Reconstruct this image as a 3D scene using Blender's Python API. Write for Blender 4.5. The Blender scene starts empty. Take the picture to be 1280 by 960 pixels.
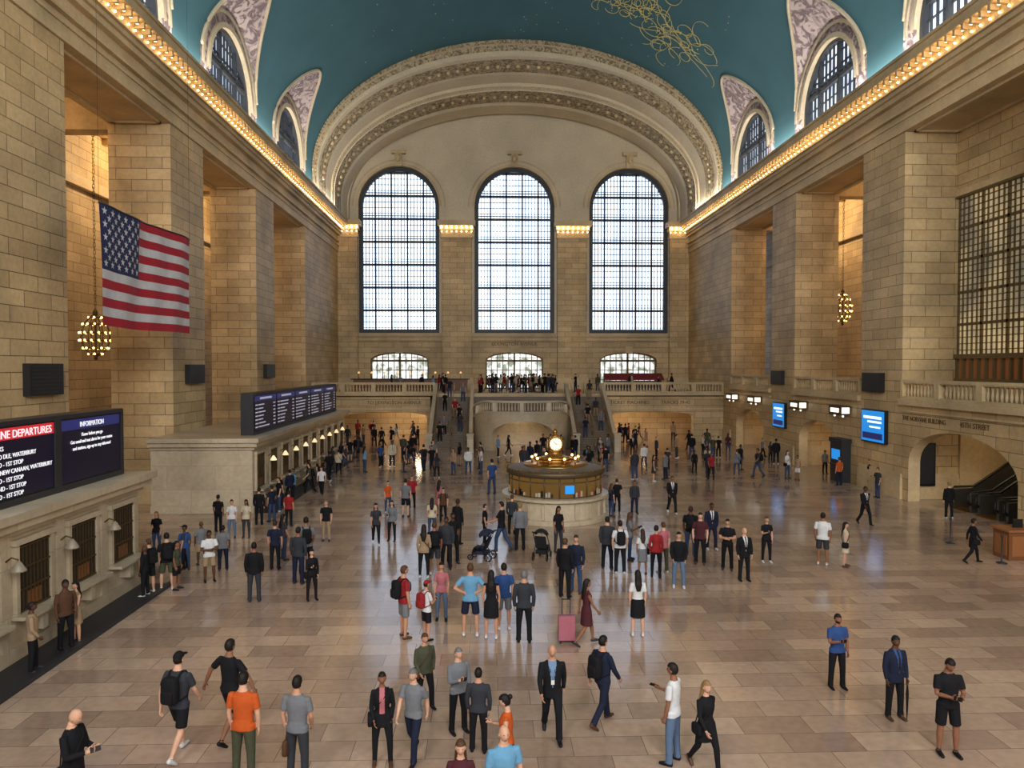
import bpy, math, random, time
import numpy as np
from mathutils import Vector, Matrix, kdtree
random.seed(7)
T0=time.time()
rad=math.radians
SC=bpy.context.scene
try:
    SC.view_settings.view_transform='Standard'
    SC.view_settings.exposure=0.0
except Exception as e: print(e)

# ------------------------------------------------------------------ camera
F=900.0
CAMX,CAMH=-2.8,6.8
cam=bpy.data.cameras.new('camera'); camo=bpy.data.objects.new('camera',cam)
SC.collection.objects.link(camo); SC.camera=camo
cam.sensor_width=36; cam.lens=36*F/1280.0; cam.clip_end=500
camo.location=(CAMX,0,CAMH)
camo.rotation_euler=(rad(90)-math.atan(22/F),0,-math.atan(30/F))
CM=camo.rotation_euler.to_matrix()
def ground(px,py,z=0.0):
    d=CM@Vector(((px-640)/F,-(py-480)/F,-1))
    t=(z-CAMH)/d.z
    return Vector((CAMX+d.x*t,d.y*t,z))

# ------------------------------------------------------------------ materials
def lin(c):
    r=[]
    for v in c[:3]:
        v/=255.0
        r.append(v/12.92 if v<=0.04045 else ((v+0.055)/1.055)**2.4)
    return (r[0],r[1],r[2],1)
MC={}
def pmat(name,col,rough=.6,metal=0,em=0,emc=None,bump=0,bscale=20,spec=.5):
    if name in MC: return MC[name]
    m=bpy.data.materials.new(name); m.use_nodes=True
    nt=m.node_tree; b=nt.nodes['Principled BSDF']
    b.inputs['Roughness'].default_value=rough; b.inputs['Metallic'].default_value=metal
    b.inputs['Specular IOR Level'].default_value=spec
    c=lin(col)
    n=nt.nodes.new('ShaderNodeTexNoise'); n.inputs['Scale'].default_value=bscale; n.inputs['Detail'].default_value=3
    tc=nt.nodes.new('ShaderNodeTexCoord'); nt.links.new(tc.outputs['Object'],n.inputs['Vector'])
    mx=nt.nodes.new('ShaderNodeMix'); mx.data_type='RGBA'
    mx.inputs[6].default_value=(c[0]*.82,c[1]*.82,c[2]*.82,1); mx.inputs[7].default_value=(min(1,c[0]*1.15),min(1,c[1]*1.15),min(1,c[2]*1.15),1)
    nt.links.new(n.outputs[0],mx.inputs[0]); nt.links.new(mx.outputs[2],b.inputs['Base Color'])
    if bump:
        bp=nt.nodes.new('ShaderNodeBump'); bp.inputs['Strength'].default_value=bump; bp.inputs['Distance'].default_value=.02
        nt.links.new(n.outputs[0],bp.inputs['Height']); nt.links.new(bp.outputs[0],b.inputs['Normal'])
    if em:
        b.inputs['Emission Color'].default_value=lin(emc or col); b.inputs['Emission Strength'].default_value=em
    MC[name]=m; return m

def boxuv(nt):
    g=nt.nodes.new('ShaderNodeNewGeometry')
    ab=nt.nodes.new('ShaderNodeVectorMath'); ab.operation='ABSOLUTE'; nt.links.new(g.outputs['True Normal'],ab.inputs[0])
    sn=nt.nodes.new('ShaderNodeSeparateXYZ'); nt.links.new(ab.outputs[0],sn.inputs[0])
    sp=nt.nodes.new('ShaderNodeSeparateXYZ'); nt.links.new(g.outputs['Position'],sp.inputs[0])
    gx=nt.nodes.new('ShaderNodeMath'); gx.operation='GREATER_THAN'; gx.inputs[1].default_value=.6; nt.links.new(sn.outputs[0],gx.inputs[0])
    gz=nt.nodes.new('ShaderNodeMath'); gz.operation='GREATER_THAN'; gz.inputs[1].default_value=.8; nt.links.new(sn.outputs[2],gz.inputs[0])
    mu=nt.nodes.new('ShaderNodeMix'); nt.links.new(gx.outputs[0],mu.inputs[0]); nt.links.new(sp.outputs[0],mu.inputs[2]); nt.links.new(sp.outputs[1],mu.inputs[3])
    mv=nt.nodes.new('ShaderNodeMix'); nt.links.new(gz.outputs[0],mv.inputs[0]); nt.links.new(sp.outputs[2],mv.inputs[2]); nt.links.new(sp.outputs[1],mv.inputs[3])
    cb=nt.nodes.new('ShaderNodeCombineXYZ'); nt.links.new(mu.outputs[0],cb.inputs[0]); nt.links.new(mv.outputs[0],cb.inputs[1])
    return cb.outputs[0],g.outputs['Position']

def stone(name,c1,c2,mort,bw=1.5,rh=.62,ms=.012,rough=.55,bump=.4,nscale=.35,namt=.35,spec=.5,rv=0):
    m=bpy.data.materials.new(name); m.use_nodes=True; nt=m.node_tree; b=nt.nodes['Principled BSDF']
    uv,pos=boxuv(nt)
    br=nt.nodes.new('ShaderNodeTexBrick'); nt.links.new(uv,br.inputs['Vector'])
    br.inputs['Scale'].default_value=1; br.inputs['Brick Width'].default_value=bw; br.inputs['Row Height'].default_value=rh
    br.inputs['Mortar Size'].default_value=ms; br.inputs['Mortar Smooth'].default_value=.1; br.inputs['Bias'].default_value=0
    br.inputs['Color1'].default_value=lin(c1); br.inputs['Color2'].default_value=lin(c2); br.inputs['Mortar'].default_value=lin(mort)
    n=nt.nodes.new('ShaderNodeTexNoise'); n.inputs['Scale'].default_value=nscale; n.inputs['Detail'].default_value=6; nt.links.new(pos,n.inputs['Vector'])
    n2=nt.nodes.new('ShaderNodeTexNoise'); n2.inputs['Scale'].default_value=6; n2.inputs['Detail'].default_value=8; nt.links.new(pos,n2.inputs['Vector'])
    mr=nt.nodes.new('ShaderNodeMapRange'); mr.inputs[1].default_value=.3; mr.inputs[2].default_value=.7; mr.inputs[3].default_value=1-namt; mr.inputs[4].default_value=1.0+namt*.3
    nt.links.new(n.outputs[0],mr.inputs[0])
    mr2=nt.nodes.new('ShaderNodeMapRange'); mr2.inputs[1].default_value=.3; mr2.inputs[2].default_value=.7; mr2.inputs[3].default_value=.88; mr2.inputs[4].default_value=1.06
    nt.links.new(n2.outputs[0],mr2.inputs[0])
    mm=nt.nodes.new('ShaderNodeMath'); mm.operation='MULTIPLY'; nt.links.new(mr.outputs[0],mm.inputs[0]); nt.links.new(mr2.outputs[0],mm.inputs[1])
    vm=nt.nodes.new('ShaderNodeVectorMath'); vm.operation='SCALE'; nt.links.new(br.outputs[0],vm.inputs[0]); nt.links.new(mm.outputs[0],vm.inputs['Scale'])
    nt.links.new(vm.outputs[0],b.inputs['Base Color'])
    b.inputs['Roughness'].default_value=rough; b.inputs['Specular IOR Level'].default_value=spec
    if rv:
        r3=nt.nodes.new('ShaderNodeMapRange'); r3.inputs[1].default_value=.3; r3.inputs[2].default_value=.7; r3.inputs[3].default_value=rough-rv; r3.inputs[4].default_value=rough+rv
        nt.links.new(n2.outputs[0],r3.inputs[0]); nt.links.new(r3.outputs[0],b.inputs['Roughness'])
    if bump:
        bp=nt.nodes.new('ShaderNodeBump'); bp.inputs['Strength'].default_value=bump; bp.inputs['Distance'].default_value=.02; bp.invert=True
        nt.links.new(br.outputs['Fac'],bp.inputs['Height']); nt.links.new(bp.outputs[0],b.inputs['Normal'])
    return m
STONE=stone('limestone_blocks',(216,188,140),(192,164,118),(126,104,72),bw=1.5,rh=.55,ms=.016)
PLAIN=stone('limestone_plain',(214,190,148),(206,181,138),(196,171,130),bw=3,rh=1.4,ms=.004,bump=.1)
PALE=stone('pale_stucco',(212,198,170),(208,193,164),(208,193,164),bw=30,rh=30,ms=.0,bump=0,namt=.15)
MARBLE=stone('booth_marble',(204,188,160),(188,172,145),(150,136,112),bw=2.2,rh=1.1,ms=.006,rough=.35,bump=.1)
FLOORM=stone('floor_marble_tiles',(194,167,144),(158,132,114),(118,98,86),bw=1.3,rh=.65,ms=.007,rough=.14,bump=.04,nscale=.2,namt=.32,spec=1.0,rv=.04)

def ornament(name,c1,c2,scale=1.2,bump=1.0,rough=.7):
    m=bpy.data.materials.new(name); m.use_nodes=True; nt=m.node_tree; b=nt.nodes['Principled BSDF']
    g=nt.nodes.new('ShaderNodeNewGeometry')
    n=nt.nodes.new('ShaderNodeTexNoise'); n.inputs['Scale'].default_value=scale; n.inputs['Detail'].default_value=5; n.inputs['Distortion'].default_value=1.6
    nt.links.new(g.outputs['Position'],n.inputs['Vector'])
    cr=nt.nodes.new('ShaderNodeValToRGB'); cr.color_ramp.elements[0].position=.42; cr.color_ramp.elements[1].position=.56
    cr.color_ramp.elements[0].color=lin(c1); cr.color_ramp.elements[1].color=lin(c2)
    nt.links.new(n.outputs[0],cr.inputs[0]); nt.links.new(cr.outputs[0],b.inputs['Base Color'])
    bp=nt.nodes.new('ShaderNodeBump'); bp.inputs['Strength'].default_value=bump; bp.inputs['Distance'].default_value=.25
    nt.links.new(cr.outputs[0],bp.inputs['Height']); nt.links.new(bp.outputs[0],b.inputs['Normal'])
    b.inputs['Roughness'].default_value=rough
    return m
ORN=ornament('lunette_relief_plaster',(128,112,118),(200,184,184),1.5)
ORN2=ornament('arch_relief_plaster',(124,110,84),(196,178,146),2.6,.6)
TURQ=pmat('turquoise_ceiling_paint',(74,114,126),.85,bscale=.35,spec=.2)

def glassday(name,c1,c2,strength,sx=1.2,sz=.25,p0=.38,p1=.56):
    m=bpy.data.materials.new(name); m.use_nodes=True; nt=m.node_tree; b=nt.nodes['Principled BSDF']
    g=nt.nodes.new('ShaderNodeNewGeometry'); mp=nt.nodes.new('ShaderNodeMapping'); mp.inputs['Scale'].default_value=(sx,sx,sz)
    nt.links.new(g.outputs['Position'],mp.inputs[0])
    n=nt.nodes.new('ShaderNodeTexNoise'); n.inputs['Scale'].default_value=1; n.inputs['Detail'].default_value=4; nt.links.new(mp.outputs[0],n.inputs['Vector'])
    cr=nt.nodes.new('ShaderNodeValToRGB'); cr.color_ramp.elements[0].position=p0; cr.color_ramp.elements[1].position=p1
    cr.color_ramp.elements[0].color=lin(c1); cr.color_ramp.elements[1].color=lin(c2)
    nt.links.new(n.outputs[0],cr.inputs[0]); nt.links.new(cr.outputs[0],b.inputs['Emission Color'])
    b.inputs['Base Color'].default_value=(.3,.35,.4,1); b.inputs['Emission Strength'].default_value=strength; b.inputs['Roughness'].default_value=.3
    return m
GLASS=glassday('daylit_window_glass',(164,188,222),(218,232,252),2.6,1.6,.12,.3,.6)
GLASS2=glassday('clerestory_glass',(150,165,190),(225,235,250),1.6,.6,.6)
GLASSD=glassday('doorway_daylight_glass',(110,120,96),(240,240,240),1.5,1.6,1.6)
IRON=pmat('dark_iron_frame',(52,56,62),.5,.1)
BRONZE=pmat('bronze_grille',(98,78,48),.45,.6)
BRASS=pmat('polished_brass',(168,128,66),.3,.9)
BULB=pmat('warm_bulb',(255,214,140),.4,em=14,emc=(255,214,150))
BULB2=pmat('chandelier_bulb',(255,214,140),.4,em=6,emc=(255,196,110))
BLACK=pmat('black_painted_metal',(18,18,20),.45)
DARK=pmat('dark_recess',(34,28,24),.8)
CHAR=pmat('charcoal_frame',(40,40,44),.5)
WOOD=pmat('stained_oak',(120,74,40),.5,bscale=8)
WHITE=pmat('white_sign_lamp',(255,245,225),.5,em=1.3)
LAMPS=pmat('enamel_lampshade',(130,122,106),.4,em=.05,emc=(255,220,170))
SCREEN=pmat('lit_blue_screen',(30,120,190),.4,em=1.0,emc=(30,130,210))
SCRW=pmat('lit_white_screen_ink',(235,245,255),.4,em=1.2)
SCRD=pmat('display_black',(14,12,26),.35,em=.15,emc=(30,24,70))
RED=pmat('lit_red_header',(200,40,50),.4,em=.6,emc=(200,40,50))
BLUEH=pmat('lit_blue_header',(40,44,100),.4,em=.4,emc=(46,50,120))
TXT=pmat('lit_white_lettering',(235,235,240),.5,em=.8)
ENGR=pmat('engraved_lettering',(88,70,46),.8)
GOLD=pmat('gold_leaf',(186,178,122),.5,em=.1,emc=(220,200,120))
GLASSC=pmat('booth_glass_lit',(44,38,28),.12,em=.12,emc=(255,190,90))

# ------------------------------------------------------------------ mesh builder
class MB:
    def __init__(s): s.v=[];s.f=[];s.m=[];s.sm=[]
    def add(s,vs,fs,m=0,sm=False):
        o=len(s.v); s.v.extend([tuple(v) for v in vs])
        for f in fs:
            s.f.append([i+o for i in f]); s.m.append(m); s.sm.append(sm)
    def quad(s,a,b,c,d,m=0,sm=False): s.add([a,b,c,d],[(0,1,2,3)],m,sm)
    def box(s,x0,x1,y0,y1,z0,z1,m=0,M=None):
        if x0>x1:x0,x1=x1,x0
        if y0>y1:y0,y1=y1,y0
        if z0>z1:z0,z1=z1,z0
        vs=[Vector(p) for p in ((x0,y0,z0),(x1,y0,z0),(x1,y1,z0),(x0,y1,z0),(x0,y0,z1),(x1,y0,z1),(x1,y1,z1),(x0,y1,z1))]
        if M: vs=[M@p for p in vs]
        s.add(vs,[(3,2,1,0),(4,5,6,7),(0,1,5,4),(1,2,6,5),(2,3,7,6),(3,0,4,7)],m)
    def lathe(s,cx,cy,prof,n=16,m=0,sm=True,sx=1,sy=1,cz=0):
        vs=[];fs=[]
        for r,z in prof:
            for i in range(n):
                a=2*math.pi*i/n; vs.append((cx+r*sx*math.cos(a),cy+r*sy*math.sin(a),z+cz))
        for j in range(len(prof)-1):
            for i in range(n):
                k=(i+1)%n; fs.append((j*n+i,j*n+k,(j+1)*n+k,(j+1)*n+i))
        fs.append(tuple(range(n))[::-1]); fs.append(tuple((len(prof)-1)*n+i for i in range(n)))
        s.add(vs,fs,m,sm)
    def sphere(s,c,r,m=0,nu=8,nv=5,M=None):
        if not hasattr(r,'__len__'): r=(r,r,r)
        vs=[Vector((0,0,-1))];fs=[]
        for j in range(1,nv):
            t=-math.pi/2+math.pi*j/nv
            for i in range(nu):
                a=2*math.pi*i/nu; vs.append(Vector((math.cos(t)*math.cos(a),math.cos(t)*math.sin(a),math.sin(t))))
        vs.append(Vector((0,0,1)))
        for i in range(nu): fs.append((0,1+(i+1)%nu,1+i))
        for j in range(nv-2):
            for i in range(nu):
                k=(i+1)%nu; a=1+j*nu; fs.append((a+i,a+k,a+nu+k,a+nu+i))
        l=len(vs)-1; a=1+(nv-2)*nu
        for i in range(nu): fs.append((a+i,a+(i+1)%nu,l))
        vs=[Vector((p.x*r[0],p.y*r[1],p.z*r[2])) for p in vs]
        if M: vs=[M@p for p in vs]
        c=Vector(c); s.add([p+c for p in vs],fs,m,True)
    def tube(s,pts,r,n=6,m=0,closed=False,sm=True):
        pts=[Vector(p) for p in pts]; N=len(pts); vs=[];fs=[]
        for i,p in enumerate(pts):
            a=pts[(i-1)%N] if (closed or i>0) else p; b=pts[(i+1)%N] if (closed or i<N-1) else p
            d=(b-a).normalized(); ref=Vector((0,0,1)) if abs(d.z)<.9 else Vector((1,0,0))
            u=(ref-d*ref.dot(d)).normalized(); w=d.cross(u)
            rr=r[i] if hasattr(r,'__len__') else r
            for k in range(n):
                t=2*math.pi*k/n; vs.append(p+u*math.cos(t)*rr+w*math.sin(t)*rr)
        for i in range(N if closed else N-1):
            j=(i+1)%N
            for k in range(n):
                l=(k+1)%n; fs.append((i*n+k,i*n+l,j*n+l,j*n+k))
        if not closed: fs.append(tuple(range(n))[::-1]); fs.append(tuple((N-1)*n+k for k in range(n)))
        s.add(vs,fs,m,sm)
    def mesh(s,name,mats):
        me=bpy.data.meshes.new(name); me.from_pydata(s.v,[],s.f)
        me.polygons.foreach_set('material_index',s.m); me.polygons.foreach_set('use_smooth',s.sm)
        for x in mats: me.materials.append(x)
        me.update(); return me
    def build(s,name,mats,parent=None,loc=None):
        me=s.mesh(name,mats); o=bpy.data.objects.new(name,me); SC.collection.objects.link(o)
        if parent: o.parent=parent
        if loc: o.location=loc
        return o

# ------------------------------------------------------------------ people
X=Vector((1,0,0))
def rtube(V,Fc,L,pts,rads,lab,n=12,step=.03,ref=None):
    ref=ref or X
    pts=[Vector(p) for p in pts]; P=[];R=[]
    rads=[(r,r) if not hasattr(r,'__len__') else r for r in rads]
    for i in range(len(pts)-1):
        sg=pts[i+1]-pts[i]; k=max(1,int(sg.length/step))
        for j in range(k):
            t=j/k; P.append(pts[i].lerp(pts[i+1],t))
            R.append((rads[i][0]*(1-t)+rads[i+1][0]*t,rads[i][1]*(1-t)+rads[i+1][1]*t))
    P.append(pts[-1]);R.append(rads[-1])
    o=len(V);N=len(P)
    for i,p in enumerate(P):
        d=(P[min(i+2,N-1)]-P[max(i-2,0)])
        if d.length<1e-6: d=Vector((0,0,1))
        d.normalize(); u=ref-d*ref.dot(d)
        if u.length<.1: u=Vector((0,1,0))-d*d.y
        u.normalize(); w=d.cross(u)
        for k in range(n):
            t=2*math.pi*k/n; V.append(p+u*math.cos(t)*R[i][0]+w*math.sin(t)*R[i][1]); L.append(lab)
    for i in range(N-1):
        for k in range(n):
            l=(k+1)%n; Fc.append((o+i*n+k,o+i*n+l,o+(i+1)*n+l,o+(i+1)*n+k))
    d0=(P[0]-P[1]).normalized()*min(R[0])*.45; d1=(P[-1]-P[-2]).normalized()*min(R[-1])*.45
    V.append(P[0]+d0);L.append(lab);V.append(P[-1]+d1);L.append(lab); a=len(V)-2;b=len(V)-1
    for k in range(n):
        l=(k+1)%n; Fc.append((a,o+l,o+k)); Fc.append((b,o+(N-1)*n+k,o+(N-1)*n+l))

# slots: 0 top 1 bottom 2 skin 3 hair 4 shoes 5 inner shirt 6 bag 7 dark 8 lips 9 eye white
POSES={ # legs (thigh,shank,out) L,R ; arms (upper pitch,out,fore pitch,inward) L,R
'stand':dict(l=[(2,-1,4),(-1,-3,4)],a=[(2,10,14,2),(0,10,12,2)]),
'relax':dict(l=[(9,-2,6),(-1,-3,5)],a=[(-4,10,10,8),(4,9,34,12)]),
'walk':dict(l=[(24,8,2),(-13,-38,2)],a=[(-22,9,-6,2),(20,9,38,6)]),
'walk2':dict(l=[(-13,-36,2),(22,6,2)],a=[(22,9,45,6),(-20,10,-4,2)]),
'phone':dict(l=[(3,-1,4),(-1,-3,5)],a=[(2,9,14,2),(16,8,112,28)]),
'phone2':dict(l=[(5,-2,4),(-1,-3,4)],a=[(14,8,98,34),(14,8,98,34)]),
'akimbo':dict(l=[(3,-1,7),(-1,-3,7)],a=[(-22,40,8,62),(-22,40,8,62)]),
'fold':dict(l=[(2,-1,5),(-1,-3,5)],a=[(18,12,84,70),(16,12,80,66)]),
'push':dict(l=[(20,2,2),(-16,-34,2)],a=[(28,8,72,4),(28,8,72,4)]),
'swing':dict(l=[(22,6,3),(-12,-36,3)],a=[(-12,42,-4,-24),(10,38,14,-18)]),
}
def dirv(p,o,side): return Vector((side*math.sin(rad(o)),math.sin(rad(p))*math.cos(rad(o)),-math.cos(rad(p))*math.cos(rad(o))))
def segd(c,a,b):
    ab=b-a; t=(c-a).dot(ab)/ab.length_squared; q=a+ab*max(0,min(1,t)); return t,(c-q).length
PM={}
def person_mesh(sex,pose,top,bottom,hair,acc,head):
    key=(sex,pose,top,bottom,hair,acc,head)
    if key in PM: return PM[key]
    ps=POSES[pose]; V=[];Fc=[];L=[]; fem=sex=='f'
    trous=bottom in('pants','jeans')
    hx=.092; drop=0;legs=[]
    for i,(a,b,o) in enumerate(ps['l']):
        sd=-1 if i==0 else 1
        k=dirv(a,o,sd)*.44; an=k+dirv(b,o*.3,sd)*.40; legs.append((sd,k,an,b)); drop=max(drop,-an.z)
    hz=drop+.085; dz=hz-.92; LEG=[]
    for li,(sd,k,an,b) in enumerate(legs):
        h=Vector((sd*hx,0,hz)); kn=h+k; ak=h+an; LEG.append((h,kn,ak)); tg=('l',li)
        if trous:
            rr=[.098,.09,.068,.064,.06,.066] if not fem else [.1,.088,.062,.056,.048,.048]
            rtube(V,Fc,L,[h+Vector((0,0,.02)),h.lerp(kn,.35),kn,kn.lerp(ak,.35),kn.lerp(ak,.75),ak+Vector((0,0,-.01))],rr,tg)
        elif bottom=='shorts':
            rtube(V,Fc,L,[h+Vector((0,0,.02)),h.lerp(kn,.35),h.lerp(kn,.84),h.lerp(kn,.87),kn,kn.lerp(ak,.35),kn.lerp(ak,.8),ak],[.1,.094,.09,.06,.054,.056,.038,.036],tg)
        else:
            rtube(V,Fc,L,[h+Vector((0,0,.02)),h.lerp(kn,.35),kn,kn.lerp(ak,.35),kn.lerp(ak,.8),ak],[.088,.078,.052,.053,.036,.034],tg)
        pit=rad(-34) if b<-25 else 0
        Rx=Matrix.Rotation(pit,3,'X')
        fp=[Rx@Vector(q)+ak for q in ((0,-.055,-.04),(0,.0,-.035),(sd*.008,.09,-.045),(sd*.012,.175,-.055))]
        rtube(V,Fc,L,fp,[(.036,.036),(.042,.046),(.046,.036),(.034,.024)],('f',li),n=10)
        rtube(V,Fc,L,[ak+Vector((0,0,.02)),ak+Rx@Vector((0,.01,-.04))],[.034,.038],('f',li),n=8)
    if fem: S=[(.83,.14,.105,0),(.92,.168,.118,-.008),(1.03,.132,.098,0),(1.10,.125,.095,.005),(1.22,.145,.118,.015),(1.30,.15,.122,.018),(1.37,.148,.095,.005),(1.42,.115,.075,-.005),(1.465,.06,.055,-.008),(1.54,.045,.048,.005)]
    else: S=[(.83,.145,.105,0),(.92,.162,.115,-.005),(1.02,.155,.115,.008),(1.12,.16,.12,.01),(1.24,.178,.124,.008),(1.32,.188,.12,.002),(1.38,.178,.1,-.006),(1.43,.13,.08,-.01),(1.475,.07,.06,-.01),(1.54,.055,.056,.004)]
    outer=top in('jacket','suit','coat','cardigan')
    if outer: S=[(z,a*1.06,b*1.1,y) if z<1.45 else (z,a,b,y) for z,a,b,y in S]
    rtube(V,Fc,L,[Vector((0,y,z+dz)) for z,a,b,y in S],[(a,b) for z,a,b,y in S],('t',0),n=20)
    low=.93
    if bottom not in('dress','skirt') and top!='tank':
        low={'coat':.62,'suit':.79,'jacket':.84,'cardigan':.74}.get(top,.86)
        w={'coat':.2,'suit':.188,'jacket':.182,'cardigan':.18}.get(top,.172)
        rtube(V,Fc,L,[Vector((0,0,1.03+dz)),Vector((0,0,.93+dz)),Vector((0,0,low+.01+dz))],[(.15,.11),(w-.004,.128),(w,.135)],('t',0),n=20)
    hem=.56 if bottom=='dress' else .52
    if bottom in('skirt','dress'):
        rtube(V,Fc,L,[Vector((0,0,1.04+dz)),Vector((0,0,.92+dz)),Vector((0,.0,.75+dz)),Vector((0,.0,hem+dz))],[(.13,.1),(.175,.128),(.19,.145),(.2,.16)],('t',0),n=20)
    shx=.158 if fem else .188; k=.86 if fem else 1.0
    hands=[];ARM=[]
    long=top in('long','jacket','suit','coat','cardigan')
    for i,(a,o,b,inn) in enumerate(ps['a']):
        sd=-1 if i==0 else 1
        sh=Vector((sd*shx,-.005,1.385+dz)); el=sh+dirv(a,o,sd)*.285; wr=el+dirv(b,-inn,sd)*.25; tg=('a',i); ARM.append((sh,el,wr))
        st=sh+Vector((-sd*.055,0,.008))
        if long: rtube(V,Fc,L,[st,sh,sh.lerp(el,.4),el,el.lerp(wr,.4),el.lerp(wr,.95)],[.045*k,.06*k,.058*k,.05*k,.047*k,.038*k],tg)
        elif top=='tank': rtube(V,Fc,L,[st,sh,sh.lerp(el,.4),el,el.lerp(wr,.35),wr],[.04*k,.05*k,.045*k,.036*k,.038*k,.025*k],tg)
        else: rtube(V,Fc,L,[st,sh,sh.lerp(el,.45),sh.lerp(el,.68),sh.lerp(el,.72),el,el.lerp(wr,.35),wr],[.045*k,.06*k,.062*k,.062*k,.044*k,.038*k,.04*k,.026*k],tg)
        d=(wr-el).normalized(); hands.append((sd,wr,d))
        if long: rtube(V,Fc,L,[el.lerp(wr,.9),wr+d*.01],[.024,.024],tg)
    me=bpy.data.meshes.new('t'); me.from_pydata([tuple(v) for v in V],[],Fc); me.update()
    ob=bpy.data.objects.new('t',me); SC.collection.objects.link(ob)
    md=ob.modifiers.new('r','REMESH'); md.mode='VOXEL'; md.voxel_size=.013
    ms=ob.modifiers.new('s','SMOOTH'); ms.factor=.5; ms.iterations=3
    dg=bpy.context.evaluated_depsgraph_get(); ev=ob.evaluated_get(dg); m2=bpy.data.meshes.new_from_object(ev)
    kd=kdtree.KDTree(len(V))
    for i,v in enumerate(V): kd.insert(v,i)
    kd.balance()
    mb=MB(); mb.v=[tuple(v.co) for v in m2.vertices]
    cut={'tank':.06}.get(top,.69)
    for p in m2.polygons:
        c=p.center; tag,ix=L[kd.find(c)[1]]; zz=c.z-dz
        if tag=='f': l=4
        elif tag=='a':
            sh,el,wr=ARM[ix]; t1,d1=segd(c,sh,el); t2,d2=segd(c,el,wr)
            if long: l=2 if (d2<=d1 and t2>.96) else 0
            else: l=0 if (t1<cut and d1<=d2+.01) else 2
        else:
            if tag=='t' and zz>1.465: l=2
            elif bottom in('skirt','dress'):
                l=0 if zz>1.0 else ((0 if bottom=='dress' else 1) if zz>hem else 2)
            elif zz>low: l=0
            elif tag=='t': l=1
            elif trous: l=1
            elif bottom=='shorts':
                h,kn,ak=LEG[ix]; t1,d1=segd(c,h,kn); l=1 if t1<.855 else 2
            else: l=2
            if l==0 and top in('suit','cardigan') and c.y>.03:
                lim=(zz-1.0)*.17 if top=='suit' else .05
                if 1.0<zz and abs(c.x)<lim:
                    l=5
                    if top=='suit' and abs(c.x)<.018 and not fem and zz>1.05 and acc!='lanyard': l=7
        mb.f.append(list(p.vertices)); mb.m.append(l); mb.sm.append(True)
    bpy.data.objects.remove(ob); bpy.data.meshes.remove(me); bpy.data.meshes.remove(m2)
    for sd,wr,d in hands:
        th=Vector((0,1,0)) if abs(d.z)>.7 else Vector((-sd*.6,0,.8))
        th=(th-d*th.dot(d)).normalized(); nn=d.cross(th)*(1 if sd>0 else -1)
        if abs(d.z)>.7 and nn.x*sd>0: nn=-nn
        V2=[];F2=[];L2=[]
        rtube(V2,F2,L2,[wr-d*.02,wr+d*.02,wr+d*.06,wr+d*.09],[(.026,.018),(.034,.016),(.04,.015),(.036,.011)],2,n=8,step=.05,ref=th)
        cu=.5 if pose in('phone','phone2','push') else .28
        for q,(off,ln) in enumerate([(.030,.070),(.011,.078),(-.009,.072),(-.028,.056)]):
            b0=wr+d*.075+th*off; p=[b0]; ang=0
            for sgl in (.42,.32,.26):
                ang+=cu; p.append(p[-1]+(d*math.cos(ang)+nn*math.sin(ang))*ln*sgl*1.0)
            rtube(V2,F2,L2,p,[.0095,.009,.008,.0065],2,n=6,step=.1,ref=th)
        b0=wr+d*.025+th*.026
        rtube(V2,F2,L2,[b0,b0+(d*.6+th*.7+nn*.2).normalized()*.035,b0+(d*.6+th*.7+nn*.2).normalized()*.035+(d*.9+th*.2+nn*.4).normalized()*.03],[.013,.011,.008],2,n=6,step=.1)
        mb.add(V2,F2,2,True)
        if pose in('phone','phone2') and sd>0:
            c=wr+d*.1+nn*.02; Mx=Matrix((th,d,nn)).transposed().to_4x4(); Mx.translation=c
            mb.box(-.037,.037,-.05,.09,-.005,.005,7,Mx)
    hc=Vector((0,.012,1.63+dz)); piv=Vector((0,0,1.52+dz)); Rh=Matrix.Rotation(rad(-head),3,'X')
    def H(p): return piv+Rh@(hc+Vector(p)-piv)
    def shell(scale,keep,mi,nu=24,nv=20):
        vs=[]
        for j in range(nv+1):
            t=-math.pi/2+math.pi*j/nv
            for i in range(nu):
                a=2*math.pi*i/nu; ct=math.cos(t); z=math.sin(t)
                if z>0: ct=max(ct,1e-6)**.8
                x,y=ct*math.cos(a),ct*math.sin(a)
                jx=1-.32*max(0,-z)**1.3; jy=1-.12*max(0,-z) if y>0 else 1-.25*max(0,-z)
                px_,py_,pz_=x*.074*jx,y*.094*jy,z*.114
                if scale==1 and y>.5:
                    nb=math.exp(-((x/.16)**2))*math.exp(-(((z+.18)/.22)**2)); py_+=.02*nb
                    py_-=.007*math.exp(-(((abs(x)-.36)/.18)**2)-(((z-.05)/.14)**2))
                    py_+=.006*math.exp(-((x/.3)**2)-(((z+.62)/.2)**2))
                vs.append(H((px_*scale,py_*scale,pz_*scale)))
        fs=[]
        for j in range(nv):
            for i in range(nu):
                k2=(i+1)%nu; t=-math.pi/2+math.pi*(j+.5)/nv; a=2*math.pi*(i+.5)/nu
                if keep(math.cos(t)*math.cos(a),math.cos(t)*math.sin(a),math.sin(t)): fs.append((j*nu+i,j*nu+k2,(j+1)*nu+k2,(j+1)*nu+i))
        mb.add(vs,fs,mi,True)
    shell(1,lambda x,y,z:True,2)
    for sd in(-1,1):
        mb.sphere(H((sd*.027,.0795,.004)),(.0115,.005,.005),9,8,5)
        mb.sphere(H((sd*.027,.083,.004)),(.0055,.0035,.0048),7,6,4)
        mb.sphere(H((sd*.028,.086,.020)),(.016,.004,.0035),3,6,4)
        mb.sphere(H((sd*.074,-.002,-.01)),(.009,.018,.03),2,6,5)
    mb.sphere(H((0,.086,-.060)),(.022,.005,.0055),8,8,4)
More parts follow.
